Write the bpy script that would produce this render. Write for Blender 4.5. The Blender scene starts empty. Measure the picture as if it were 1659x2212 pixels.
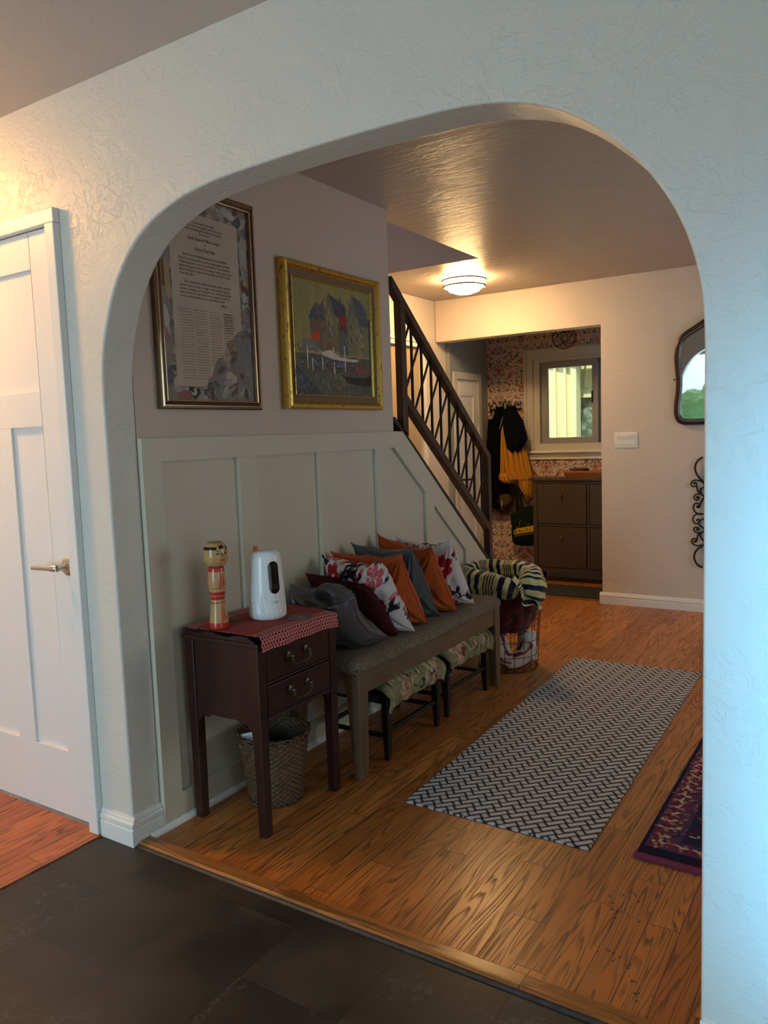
import bpy, bmesh, math, random
import numpy as np
from mathutils import Vector, Matrix

SC = bpy.context.scene
COL = SC.collection
PI = math.pi

# ---------------------------------------------------------------- camera, exposure, world, daylight
yaw, pitch, roll = math.radians(32.8948), math.radians(5.6106), math.radians(-1.9898)
fwd = Vector((-math.sin(yaw) * math.cos(pitch), math.cos(yaw) * math.cos(pitch), -math.sin(pitch)))
rgt = Vector((math.cos(yaw), math.sin(yaw), 0))
upv = rgt.cross(fwd)
r2 = math.cos(roll) * rgt + math.sin(roll) * upv
u2 = -math.sin(roll) * rgt + math.cos(roll) * upv
cam = bpy.data.cameras.new('camera')
cam.sensor_fit = 'VERTICAL'
cam.sensor_height = 36.0
cam.sensor_width = 27.0
cam.lens = 1669.54 * 36.0 / 2212.0
cam.clip_start = 0.02
cam_o = bpy.data.objects.new('camera', cam)
COL.objects.link(cam_o)
m4 = Matrix((r2, u2, -fwd)).transposed().to_4x4()
m4.translation = Vector((2.071, -1.596, 1.33))
cam_o.matrix_world = m4
SC.camera = cam_o
SC.view_settings.view_transform = 'Standard'
SC.view_settings.look = 'None'
SC.view_settings.gamma = 1.0
SC.view_settings.use_curve_mapping = False
SC.view_settings.exposure = 0.14

world = bpy.data.worlds.new('world')
SC.world = world
world.use_nodes = True
world.node_tree.nodes['Background'].inputs[0].default_value = (0.62, 0.82, 1.0, 1)
world.node_tree.nodes['Background'].inputs[1].default_value = 1.6

def area(name, loc, target, sx, sy, power, col):
    l = bpy.data.lights.new(name, 'AREA')
    l.shape = 'RECTANGLE'; l.size = sx; l.size_y = sy
    l.energy = power; l.color = col
    o = bpy.data.objects.new(name, l)
    COL.objects.link(o)
    o.location = loc
    o.rotation_euler = (Vector(target) - Vector(loc)).to_track_quat('-Z', 'Y').to_euler()
    return o
# daylight through the glass door and side window, then two added fill lamps
area('kitchen_glass_door_daylight', (0.18, -4.3, 1.10), (0.0, 0, 1.0), 1.1, 2.0, 86, (0.58, 0.82, 1.0))
sw_l = area('kitchen_side_window_daylight', (2.47, -0.52, 0.74), (2.34, 0.0, 0.80), 0.70, 1.25, 10.5, (0.13, 0.57, 1.0))
sw_l.data.spread = math.radians(84)  # placed and narrowed to turn the right pillar blue, sparing the arch jamb
area('hall_window_fill', (3.46, 2.3, 1.45), (0, 2.3, 1.0), 1.5, 1.2, 13, (1.0, 0.88, 0.78))  # warm fill lamp added outside the unseen hall window
area('stairwell_fill', (-0.6, 1.4, 4.75), (-0.6, 1.5, 0), 0.8, 1.6, 9, (1.0, 0.90, 0.92))  # fill lamp added under the closed stairwell top; no skylight is built

sun = bpy.data.lights.new('sun', 'SUN'); sun.energy = 4.6; sun.color = (1.0, 0.95, 0.78); sun.angle = 0.02
sun_o = bpy.data.objects.new('sun', sun); COL.objects.link(sun_o)
sun_o.rotation_euler = Vector((-0.12, 0.50, -0.86)).to_track_quat('-Z', 'Y').to_euler()

# ---------------------------------------------------------------- helpers
LOC = {}
def srgb(r, g, b):
    f = lambda c: (c / 255 / 12.92) if c / 255 <= 0.04045 else ((c / 255 + 0.055) / 1.055) ** 2.4
    return (f(r), f(g), f(b))
def srgbh(*c): return np.array(srgb(*c))

class NT:
    def __init__(s, name):
        s.m = bpy.data.materials.new(name); s.m.use_nodes = True
        s.t = s.m.node_tree; s.t.nodes.clear()
        s.out = s.t.nodes.new('ShaderNodeOutputMaterial')
    def put(s, sock, v):
        if v is None: return
        if isinstance(v, bpy.types.NodeSocket): s.t.links.new(v, sock)
        elif isinstance(v, (tuple, list)) and len(v) == 3 and sock.type == 'RGBA': sock.default_value = (*v, 1)
        else: sock.default_value = v
    def n(s, typ, out=0, props=None, **ins):
        nd = s.t.nodes.new('ShaderNode' + typ)
        for k, v in (props or {}).items(): setattr(nd, k, v)
        for k, v in ins.items():
            key = int(k[1:]) if k[0] == '_' else k.replace('__', ' ')
            s.put(nd.inputs[key], v)
        return nd.outputs[out]
    def ma(s, op, a, b=None, c=None):
        nd = s.t.nodes.new('ShaderNodeMath'); nd.operation = op
        s.put(nd.inputs[0], a)
        if b is not None: s.put(nd.inputs[1], b)
        if c is not None: s.put(nd.inputs[2], c)
        return nd.outputs[0]
    def mix(s, f, a, b, blend='MIX'):
        nd = s.t.nodes.new('ShaderNodeMix'); nd.data_type = 'RGBA'; nd.blend_type = blend
        s.put(nd.inputs[0], f); s.put(nd.inputs[6], a); s.put(nd.inputs[7], b)
        return nd.outputs[2]
    def ramp(s, v, stops):
        nd = s.t.nodes.new('ShaderNodeValToRGB')
        e = nd.color_ramp.elements
        while len(e) < len(stops): e.new(0.5)
        for k, (p, c) in zip(e, stops):
            k.position = p; k.color = (c, c, c, 1) if isinstance(c, (int, float)) else (*c, 1)
        s.put(nd.inputs[0], v)
        return nd.outputs[0]
    def pos(s): return s.n('TexCoord', out=3)
    def xyz(s, v=None):
        nd = s.t.nodes.new('ShaderNodeSeparateXYZ'); s.put(nd.inputs[0], v if v is not None else s.pos())
        return nd.outputs
    def vec(s, x, y, z=0.0): return s.n('CombineXYZ', _0=x, _1=y, _2=z)
    def noise(s, v, scale, detail=3.0, rough=0.5, out=0):
        return s.n('TexNoise', out=out, Vector=v, Scale=scale, Detail=detail, Roughness=rough)
    def bump(s, h, strength=0.3, dist=0.01):
        return s.n('Bump', Height=h, Strength=strength, Distance=dist)
    def fin(s, col, rough=0.5, metal=0.0, normal=None, spec=0.5, **kw):
        b = s.t.nodes.new('ShaderNodeBsdfPrincipled')
        s.put(b.inputs['Base Color'], col); s.put(b.inputs['Roughness'], rough); s.put(b.inputs['Metallic'], metal)
        s.put(b.inputs['Specular IOR Level'], spec)
        if normal is not None: s.put(b.inputs['Normal'], normal)
        for k, v in kw.items(): s.put(b.inputs[k.replace('__', ' ')], v)
        s.t.links.new(b.outputs[0], s.out.inputs[0])
        return s.m

def plain(name, col, rough=0.5, metal=0.0, var=0.08, vscale=18, bump=0.0, bscale=60, spec=0.5, **kw):
    t = NT(name); p = t.pos()
    n = t.noise(p, vscale, 3)
    c = t.mix(t.ma('MULTIPLY', n, 1.0), tuple(x * (1 - var) for x in col), tuple(min(1, x * (1 + var)) for x in col))
    nm = t.bump(t.noise(p, bscale, 4), bump, 0.01) if bump else None
    return t.fin(c, rough, metal, nm, spec, **kw)

def painted(name, rough=0.6, spec=0.4, bump=0.0, bscale=200, sheen=0.0, metal=0.0):
    t = NT(name)
    c = t.n('Attribute', props={'attribute_name': 'Col'})
    nm = t.bump(t.noise(t.pos(), bscale, 3), bump, 0.005) if bump else None
    return t.fin(c, rough, metal, nm, spec, Sheen__Weight=sheen)

def stucco(name, col, strength=0.5, scale=9.0, rough=0.55, stretch=(1, 1, 1)):
    t = NT(name)
    p = t.n('Mapping', Vector=t.pos(), Scale=stretch)
    w = t.noise(p, scale * 0.5, 2, out=1)
    q = t.n('VectorMath', _0=p, _1=t.n('VectorMath', _0=w, _1=(0.12, 0.12, 0.12), props={'operation': 'MULTIPLY'}))
    a = t.ramp(t.noise(q, scale * 2.2, 6, 0.62), [(0.44, 0), (0.53, 1)])
    fine = t.noise(p, scale * 14, 3, 0.6)
    zone = t.ramp(t.noise(p, scale * 0.35, 2), [(0.35, 0.25), (0.65, 1)])
    h = t.ma('ADD', t.ma('MULTIPLY', t.ma('MULTIPLY', a, zone), 0.6), t.ma('MULTIPLY', fine, 0.30))
    c = t.mix(t.noise(p, 2.5, 3), tuple(x * 0.96 for x in col), tuple(min(1, x * 1.03) for x in col))
    return t.fin(c, rough, 0, t.bump(h, strength, 0.006), 0.35)

class MB:
    def __init__(s): s.v = []; s.f = []
    def add(s, vs, fs):
        o = len(s.v); s.v += [tuple(map(float, p)) for p in vs]; s.f += [tuple(i + o for i in f) for f in fs]
        return s
    def box(s, x0, y0, z0, x1, y1, z1):
        x0, x1 = min(x0, x1), max(x0, x1); y0, y1 = min(y0, y1), max(y0, y1); z0, z1 = min(z0, z1), max(z0, z1)
        return s.add([(x0, y0, z0), (x1, y0, z0), (x1, y1, z0), (x0, y1, z0), (x0, y0, z1), (x1, y0, z1), (x1, y1, z1), (x0, y1, z1)],
                     [(0, 3, 2, 1), (4, 5, 6, 7), (0, 1, 5, 4), (1, 2, 6, 5), (2, 3, 7, 6), (3, 0, 4, 7)])
    def taper(s, b, t, z0, z1):
        """post: bottom rectangle b=(x0,y0,x1,y1) at z0 and top rectangle t at z1"""
        return s.add([(b[0], b[1], z0), (b[2], b[1], z0), (b[2], b[3], z0), (b[0], b[3], z0),
                      (t[0], t[1], z1), (t[2], t[1], z1), (t[2], t[3], z1), (t[0], t[3], z1)],
                     [(0, 3, 2, 1), (4, 5, 6, 7), (0, 1, 5, 4), (1, 2, 6, 5), (2, 3, 7, 6), (3, 0, 4, 7)])
    def bar(s, p, q, w, h, up=(0, 0, 1)):
        p, q = Vector(p), Vector(q); d = (q - p).normalized(); u = Vector(up)
        a = d.cross(u)
        if a.length < 1e-5: a = d.cross(Vector((1, 0, 0)))
        a.normalize(); b = a.cross(d)
        a *= w / 2; b *= h / 2
        return s.add([p - a - b, p + a - b, p + a + b, p - a + b, q - a - b, q + a - b, q + a + b, q - a + b],
                     [(0, 3, 2, 1), (4, 5, 6, 7), (0, 1, 5, 4), (1, 2, 6, 5), (2, 3, 7, 6), (3, 0, 4, 7)])
    def tube(s, pts, r, n=8, closed=False):
        pts = [Vector(p) for p in pts]; m = len(pts)
        rs = r if isinstance(r, (list, tuple, np.ndarray)) else [r] * m
        vs = []; prev = None
        for i, p in enumerate(pts):
            if closed: d = pts[(i + 1) % m] - pts[i - 1]
            else: d = pts[min(i + 1, m - 1)] - pts[max(i - 1, 0)]
            d.normalize()
            if prev is None:
                a = d.cross(Vector((0, 0, 1)))
                if a.length < 1e-3: a = d.cross(Vector((1, 0, 0)))
            else: a = prev - d * prev.dot(d)
            a.normalize(); prev = a; b = d.cross(a)
            for k in range(n):
                t = 2 * PI * k / n
                vs.append(p + (a * math.cos(t) + b * math.sin(t)) * rs[i])
        fs = []
        for i in range(m if closed else m - 1):
            j = (i + 1) % m
            for k in range(n):
                l = (k + 1) % n
                fs.append((i * n + k, i * n + l, j * n + l, j * n + k))
        if not closed:
            fs.append(tuple(range(n))[::-1]); fs.append(tuple((m - 1) * n + k for k in range(n)))
        return s.add(vs, fs)
    def lathe(s, cx, cy, prof, n=32, caps=True, axis='z', sq=None):
        vs = []; m = len(prof)
        for (r, z) in prof:
            for k in range(n):
                t = 2 * PI * k / n
                u, v = r * math.cos(t), r * math.sin(t)
                if axis == 'z': vs.append((cx + u, cy + v, z))
                elif axis == 'y': vs.append((cx + u, z, cy + v))
                else: vs.append((z, cx + u, cy + v))
        fs = []
        for i in range(m - 1):
            for k in range(n):
                l = (k + 1) % n
                fs.append((i * n + k, i * n + l, (i + 1) * n + l, (i + 1) * n + k))
        if caps:
            fs.append(tuple(range(n))[::-1]); fs.append(tuple((m - 1) * n + k for k in range(n)))
        return s.add(vs, fs)
    def prism(s, poly, axis, a, b):
        put = {'x': lambda u, v, w: (w, u, v), 'y': lambda u, v, w: (u, w, v), 'z': lambda u, v, w: (u, v, w)}[axis]
        n = len(poly)
        vs = [put(u, v, a) for u, v in poly] + [put(u, v, b) for u, v in poly]
        fs = [tuple(range(n))[::-1], tuple(range(n, 2 * n))] + [(i, (i + 1) % n, n + (i + 1) % n, n + i) for i in range(n)]
        return s.add(vs, fs)
    def ell(s, c, r, nu=24, nv=14):
        vs = []; fs = []
        for i in range(nv + 1):
            ph = -PI / 2 + PI * i / nv
            for k in range(nu):
                t = 2 * PI * k / nu
                vs.append((c[0] + r[0] * math.cos(ph) * math.cos(t), c[1] + r[1] * math.cos(ph) * math.sin(t), c[2] + r[2] * math.sin(ph)))
        for i in range(nv):
            for k in range(nu):
                l = (k + 1) % nu
                fs.append((i * nu + k, i * nu + l, (i + 1) * nu + l, (i + 1) * nu + k))
        return s.add(vs, fs)
    def build(s, name, mat, parent=None, bevel=0.0, smooth=False, sub=0, origin=None, seg=2, fn=None, angle=None):
        v = np.array(s.v)
        if fn is not None: v = fn(v)
        if parent is not None: o0 = np.array(LOC[parent.name])
        elif origin is not None: o0 = np.array(origin, float)
        else: o0 = np.array([(v[:, 0].min() + v[:, 0].max()) / 2, (v[:, 1].min() + v[:, 1].max()) / 2, v[:, 2].min()])
        me = bpy.data.meshes.new(name)
        me.from_pydata([tuple(p) for p in (v - o0)], [], s.f)
        bm = bmesh.new(); bm.from_mesh(me)
        bmesh.ops.remove_doubles(bm, verts=bm.verts, dist=1e-6)
        bmesh.ops.recalc_face_normals(bm, faces=bm.faces)
        if smooth:
            for f in bm.faces: f.smooth = True
        bm.to_mesh(me); bm.free()
        if smooth and angle: me.set_sharp_from_angle(angle=math.radians(angle))
        return link(name, me, mat, parent, o0, bevel, seg, sub)

def link(name, me, mat, parent, o0, bevel=0.0, seg=2, sub=0):
    me.materials.append(mat)
    o = bpy.data.objects.new(name, me); COL.objects.link(o)
    if parent is not None: o.parent = parent; LOC[o.name] = LOC[parent.name]
    else: o.location = o0; LOC[o.name] = tuple(o0)
    if bevel:
        b = o.modifiers.new('edge', 'BEVEL'); b.width = bevel; b.segments = seg; b.limit_method = 'ANGLE'; b.angle_limit = math.radians(35)
        b.harden_normals = False
    if sub:
        q = o.modifiers.new('smooth', 'SUBSURF'); q.levels = sub; q.render_levels = sub
    return o

def grid(name, P, C, mat, parent=None, origin=None, smooth=True, wrap_u=False):
    """P: ny,nx,3 points, C: ny,nx,3 colours (linear)"""
    ny, nx = P.shape[:2]
    v = P.reshape(-1, 3)
    if parent is not None: o0 = np.array(LOC[parent.name])
    elif origin is not None: o0 = np.array(origin, float)
    else: o0 = np.array([(v[:, 0].min() + v[:, 0].max()) / 2, (v[:, 1].min() + v[:, 1].max()) / 2, v[:, 2].min()])
    me = bpy.data.meshes.new(name)
    idx = np.arange(ny * nx).reshape(ny, nx)
    if wrap_u: idx = np.concatenate([idx, idx[:, :1]], 1)
    q = np.stack([idx[:-1, :-1], idx[:-1, 1:], idx[1:, 1:], idx[1:, :-1]], -1).reshape(-1, 4)
    me.vertices.add(len(v)); me.vertices.foreach_set('co', (v - o0).astype(np.float32).ravel())
    me.loops.add(q.size); me.loops.foreach_set('vertex_index', q.astype(np.int32).ravel())
    me.polygons.add(len(q)); me.polygons.foreach_set('loop_start', np.arange(0, q.size, 4, dtype=np.int32))
    me.polygons.foreach_set('loop_total', np.full(len(q), 4, dtype=np.int32))
    me.update(calc_edges=True)
    me.polygons.foreach_set('use_smooth', np.full(len(q), smooth))
    if C is not None:
        at = me.color_attributes.new('Col', 'FLOAT_COLOR', 'POINT')
        c4 = np.ones((len(v), 4), np.float32); c4[:, :3] = C.reshape(-1, 3)
        at.data.foreach_set('color', c4.ravel())
    return link(name, me, mat, parent, o0)

def thing(name, label, cat, loc, group=None, kind=None):
    o = bpy.data.objects.new(name, None); COL.objects.link(o)
    o.empty_display_size = 0.05
    o.location = loc; LOC[o.name] = tuple(loc)
    return tag(o, label, cat, group, kind)
def tag(o, label=None, cat=None, group=None, kind=None):
    if label: o['label'] = label
    if cat: o['category'] = cat
    if group: o['group'] = group
    if kind: o['kind'] = kind
    return o
def struct(o, label, cat):
    return tag(o, label, cat, None, 'structure')

def vnoise(x, y, seed=0):
    rs = np.random.RandomState(seed); T = rs.rand(64, 64)
    xi, yi = np.floor(x).astype(int), np.floor(y).astype(int)
    fx, fy = x - xi, y - yi
    fx, fy = fx * fx * (3 - 2 * fx), fy * fy * (3 - 2 * fy)
    g = lambda a, b: T[a % 64, b % 64]
    return (g(xi, yi) * (1 - fx) + g(xi + 1, yi) * fx) * (1 - fy) + (g(xi, yi + 1) * (1 - fx) + g(xi + 1, yi + 1) * fx) * fy
def fbm(x, y, seed=0, o=4):
    s = 0; a = 0.5
    for k in range(o): s = s + a * vnoise(x * 2 ** k, y * 2 ** k, seed + k); a /= 2
    return s

class Cv:
    """a painted pattern: colours on a regular grid, coordinates in metres from the lower left"""
    def __init__(s, w, h, res, bg):
        s.nx, s.ny = int(round(w / res)) + 1, int(round(h / res)) + 1
        s.x = np.linspace(0, w, s.nx); s.y = np.linspace(0, h, s.ny); s.w, s.h = w, h
        s.X, s.Y = np.meshgrid(s.x, s.y)
        s.c = np.empty((s.ny, s.nx, 3)); s.c[:] = bg
    def win(s, x0, x1, y0, y1):
        i0, i1 = np.searchsorted(s.x, x0), np.searchsorted(s.x, x1); j0, j1 = np.searchsorted(s.y, y0), np.searchsorted(s.y, y1)
        sl = (slice(j0, j1), slice(i0, i1))
        return sl, s.X[sl], s.Y[sl]
    def put(s, sl, m, col, a=1.0):
        m = (m * a)[..., None]; s.c[sl] = s.c[sl] * (1 - m) + np.array(col) * m
    def ell(s, cx, cy, rx, ry, rot, col, a=1.0):
        r = max(rx, ry); sl, X, Y = s.win(cx - r, cx + r, cy - r, cy + r)
        if X.size == 0: return
        c, n = math.cos(rot), math.sin(rot)
        u = ((X - cx) * c + (Y - cy) * n) / rx; v = (-(X - cx) * n + (Y - cy) * c) / ry
        s.put(sl, (u * u + v * v <= 1).astype(float), col, a)
    def leaf(s, x, y, ang, L, W, col, a=1.0):
        s.ell(x + math.cos(ang) * L / 2, y + math.sin(ang) * L / 2, L / 2, W / 2, ang, col, a)
    def poly(s, pts, col, a=1.0, jit=0.0, seed=1):
        P = np.array(pts); sl, X, Y = s.win(P[:, 0].min() - jit, P[:, 0].max() + jit, P[:, 1].min() - jit, P[:, 1].max() + jit)
        if X.size == 0: return
        if jit:
            X = X + (fbm(X * 60, Y * 60, seed) - 0.47) * jit * 2; Y = Y + (fbm(X * 60 + 9, Y * 60 + 5, seed + 7) - 0.47) * jit * 2
        m = np.zeros(X.shape, bool)
        for (x1, y1), (x2, y2) in zip(P, np.roll(P, -1, 0)):
            if y1 == y2: continue
            m ^= ((y1 > Y) != (y2 > Y)) & (X < (x2 - x1) * (Y - y1) / (y2 - y1) + x1)
        s.put(sl, m.astype(float), col, a)
    def line(s, pts, w, col, a=1.0):
        for (x1, y1), (x2, y2) in zip(pts[:-1], pts[1:]):
            sl, X, Y = s.win(min(x1, x2) - w, max(x1, x2) + w, min(y1, y2) - w, max(y1, y2) + w)
            if X.size == 0: continue
            dx, dy = x2 - x1, y2 - y1; L = dx * dx + dy * dy + 1e-12
            t = np.clip(((X - x1) * dx + (Y - y1) * dy) / L, 0, 1)
            d = np.hypot(X - x1 - t * dx, Y - y1 - t * dy)
            s.put(sl, (d <= w / 2).astype(float), col, a)
    def mottle(s, amt, scale, seed=0):
        s.c *= (1 + amt * 2 * (fbm(s.X * scale, s.Y * scale, seed) - 0.47))[..., None]; s.c = np.clip(s.c, 0, 1)
    def rot90(s): pass

def spiral(cx, cy, r0, r1, a0, a1, n=14):
    return [(cx + (r0 + (r1 - r0) * t) * math.cos(a0 + (a1 - a0) * t), cy + (r0 + (r1 - r0) * t) * math.sin(a0 + (a1 - a0) * t)) for t in np.linspace(0, 1, n)]
def catmull(pts, k=6, closed=False):
    P = [Vector(p) for p in pts]; out = []; n = len(P)
    for i in range(n if closed else n - 1):
        if closed: a, b, c, d = P[i - 1], P[i], P[(i + 1) % n], P[(i + 2) % n]
        else: a, b, c, d = P[max(i - 1, 0)], P[i], P[i + 1], P[min(i + 2, n - 1)]
        for j in range(k):
            t = j / k
            out.append(0.5 * ((2 * b) + (c - a) * t + (2 * a - 5 * b + 4 * c - d) * t * t + (3 * b - a - 3 * c + d) * t ** 3))
    if not closed: out.append(P[-1])
    return out

def lettering(name, lines, mat, parent, origin, U, V, N, spacing=0.0):
    """lines: (text, x, y, size, align, shear); set in the plane origin + x*U + y*V, lifted along N; one mesh"""
    allv = []; allf = []; dg = None
    for ln in lines:
        txt, x, y, size, align, shear = ln[:6]
        c = bpy.data.curves.new('txt', 'FONT'); c.body = txt; c.size = size; c.align_x = align; c.shear = shear
        c.resolution_u = 2
        o = bpy.data.objects.new('txt', c); COL.objects.link(o)
        dg = bpy.context.evaluated_depsgraph_get()
        me = bpy.data.meshes.new_from_object(o.evaluated_get(dg))
        off = len(allv)
        k = 1.0
        if len(ln) > 6:
            xs = [vv.co.x for vv in me.vertices]; k = ln[6] / max(1e-6, max(xs) - min(xs))
        for vv in me.vertices: allv.append((vv.co.x * k + x, vv.co.y + y))
        for p in me.polygons: allf.append(tuple(i + off for i in p.vertices))
        bpy.data.objects.remove(o); bpy.data.curves.remove(c); bpy.data.meshes.remove(me)
    O, U, V, N = Vector(origin), Vector(U), Vector(V), Vector(N)
    base = Vector(LOC[parent.name])
    me = bpy.data.meshes.new(name)
    me.from_pydata([tuple(O + U * a + V * b + N * 0.0006 - base) for a, b in allv], [], allf)
    return link(name, me, mat, parent, base)
# ---------------------------------------------------------------- materials of the setting
M_arch = stucco('arch_plaster', (0.70, 0.67, 0.61), 0.42, 12, 0.43)
M_hall = stucco('hall_plaster', (0.60, 0.50, 0.43), 0.25, 10)
M_back = stucco('entry_plaster', (0.68, 0.60, 0.54), 0.35, 9)
M_ceil = stucco('ceiling_plaster', (0.57, 0.49, 0.44), 0.75, 7, 0.42, (0.5, 1.5, 1))
M_kceil = stucco('kitchen_ceiling_paint', (0.60, 0.54, 0.50), 0.2, 8)
M_up = plain('upstairs_paint', (0.52, 0.46, 0.47), 0.8, var=0.02)
M_sage = plain('wainscot_paint', (0.60, 0.555, 0.44), 0.45, var=0.015, vscale=4, bump=0.05, bscale=40)
M_trim = plain('trim_white_paint', (0.80, 0.80, 0.78), 0.35, var=0.015, vscale=6)
M_grey = plain('mudroom_grey_paint', (0.27, 0.29, 0.28), 0.7, var=0.03)
M_doorw = plain('door_white_paint', (0.80, 0.79, 0.78), 0.38, var=0.01)
M_doortan = plain('door_tan_paint', (0.40, 0.31, 0.20), 0.5, var=0.03)
M_sash = plain('sash_grey_paint', (0.30, 0.31, 0.33), 0.45, var=0.02)
M_casing = plain('window_casing_paint', (0.58, 0.57, 0.55), 0.45, var=0.02)
M_nickel = plain('brushed_nickel', (0.62, 0.56, 0.48), 0.28, 1.0, var=0.05, vscale=200)
M_black = plain('black_iron', (0.012, 0.011, 0.010), 0.45, 0.4, var=0.2)
M_siding = plain('siding_paint', (0.84, 0.79, 0.44), 0.8, var=0.06, vscale=3, bump=0.2, bscale=30)

def glass_mat(name, tint=(0.95, 0.98, 0.97), refl=0.06):
    t = NT(name)
    tr = t.t.nodes.new('ShaderNodeBsdfTransparent'); tr.inputs[0].default_value = (*tint, 1)
    gl = t.t.nodes.new('ShaderNodeBsdfGlossy'); gl.inputs['Roughness'].default_value = 0.02
    mx = t.t.nodes.new('ShaderNodeMixShader')
    fr = t.n('LayerWeight', out=0, Blend=0.12)
    t.t.links.new(t.ma('MAXIMUM', fr, refl), mx.inputs[0])
    t.t.links.new(tr.outputs[0], mx.inputs[1]); t.t.links.new(gl.outputs[0], mx.inputs[2])
    t.t.links.new(mx.outputs[0], t.out.inputs[0])
    return t.m
M_glass = glass_mat('window_glass')

def oak(name, w=0.0826, tint=(1, 1, 1), along='y', rough=0.30):
    t = NT(name); s = t.xyz()
    x, y = (s[0], s[1]) if along == 'y' else (s[1], s[0])
    u = t.ma('DIVIDE', x, w); iu = t.ma('FLOOR', u); fu = t.ma('FRACT', u)
    rn = t.n('TexWhiteNoise', props={'noise_dimensions': '1D'}, W=iu)
    v = t.ma('ADD', t.ma('DIVIDE', y, 0.78), t.ma('MULTIPLY', rn, 9.0)); iv = t.ma('FLOOR', v); fv = t.ma('FRACT', v)
    pid = t.ma('ADD', t.ma('MULTIPLY', iu, 3.17), t.ma('MULTIPLY', iv, 7.31))
    pr = t.n('TexWhiteNoise', props={'noise_dimensions': '1D'}, W=pid)
    pr2 = t.n('TexWhiteNoise', props={'noise_dimensions': '1D'}, W=t.ma('ADD', pid, 0.5))
    off = t.ma('MULTIPLY', pr, 40.0)
    # cathedral growth rings: a stretched noise field cut into bands
    nv = t.vec(t.ma('ADD', t.ma('MULTIPLY', x, 12.0), off), t.ma('MULTIPLY', y, 0.75), off)
    f = t.noise(nv, 1.0, 2, 0.45)
    band = t.ma('FRACT', t.ma('MULTIPLY', f, t.ma('ADD', 13.0, t.ma('MULTIPLY', pr2, 18.0))))
    ring = t.ramp(band, [(0.0, 0.0), (0.46, 0.04), (0.70, 0.80), (0.88, 1.0), (1.0, 0.0)])
    streak = t.noise(t.vec(t.ma('MULTIPLY', x, 260.0), t.ma('MULTIPLY', y, 7.0), off), 1.0, 2, 0.6)
    pore = t.ramp(streak, [(0.45, 0.0), (0.62, 1.0)])
    dark = t.ma('MULTIPLY', ring, t.ma('ADD', 0.55, t.ma('MULTIPLY', pore, 0.6)))
    base = t.mix(pr, (0.36 * tint[0], 0.118 * tint[1], 0.024 * tint[2]), (0.55 * tint[0], 0.205 * tint[1], 0.046 * tint[2]))
    base = t.mix(t.ma('MULTIPLY', pore, 0.22), base, (0.24 * tint[0], 0.085 * tint[1], 0.022 * tint[2]))
    col = t.mix(t.ma('MULTIPLY', dark, 0.88), base, (0.085 * tint[0], 0.034 * tint[1], 0.012 * tint[2]))
    e1 = t.ma('LESS_THAN', t.ma('MINIMUM', fu, t.ma('SUBTRACT', 1.0, fu)), 0.016)
    e2 = t.ma('LESS_THAN', t.ma('MINIMUM', fv, t.ma('SUBTRACT', 1.0, fv)), 0.0016)
    gap = t.ma('MAXIMUM', e1, e2)
    col = t.mix(t.ma('MULTIPLY', gap, 0.85), col, (0.02, 0.009, 0.004))
    h = t.ma('SUBTRACT', t.ma('MULTIPLY', dark, -0.3), gap)
    rg = t.ma('ADD', rough, t.ma('MULTIPLY', dark, 0.15))
    return t.fin(col, rg, 0, t.bump(h, 0.25, 0.002), 0.5)
M_oak = oak('oak_floor')
M_oak2 = oak('oak_floor_side', 0.0826, (1.05, 0.80, 0.62))
M_oakthr = oak('oak_threshold', 0.2, (0.72, 0.80, 0.8), 'x', 0.25)

def tile_mat():
    t = NT('slate_tile'); s = t.xyz()
    u = t.ma('DIVIDE', t.ma('SUBTRACT', s[0], 0.14), 0.305); iu = t.ma('FLOOR', u); fu = t.ma('FRACT', u)
    v = t.ma('ADD', t.ma('DIVIDE', t.ma('ADD', s[1], 0.296), 0.61), t.ma('MULTIPLY', t.ma('SUBTRACT', iu, 2.0), 0.37)); fv = t.ma('FRACT', v)
    ed = t.ma('MAXIMUM', t.ma('LESS_THAN', t.ma('MINIMUM', fu, t.ma('SUBTRACT', 1.0, fu)), 0.0045),
              t.ma('LESS_THAN', t.ma('MINIMUM', fv, t.ma('SUBTRACT', 1.0, fv)), 0.0022))
    off = t.ma('ADD', t.ma('MULTIPLY', iu, 3.7), t.ma('MULTIPLY', t.ma('FLOOR', v), 1.9))
    p = t.vec(s[0], s[1], off)
    cloud = t.ramp(t.noise(p, 3.2, 5, 0.6), [(0.42, 0), (0.75, 1)])
    wn = t.noise(p, 5.0, 4, 0.6)
    vein = t.ramp(t.ma('ABSOLUTE', t.ma('SUBTRACT', wn, 0.5)), [(0.0, 1.0), (0.012, 0.0)])
    vein = t.ma('MULTIPLY', vein, t.ramp(t.noise(p, 2.1, 2), [(0.48, 0), (0.62, 1)]))
    c = t.mix(cloud, (0.016, 0.014, 0.013), (0.045, 0.041, 0.038))
    c = t.mix(t.ma('MULTIPLY', vein, 0.35), c, (0.13, 0.12, 0.115))
    c = t.mix(ed, c, (0.008, 0.008, 0.008))
    return t.fin(c, t.ma('ADD', 0.42, t.ma('MULTIPLY', cloud, 0.14)), 0, t.bump(t.ma('SUBTRACT', t.ma('MULTIPLY', cloud, 0.15), ed), 0.2, 0.002), 0.4)
M_tile = tile_mat()

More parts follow.
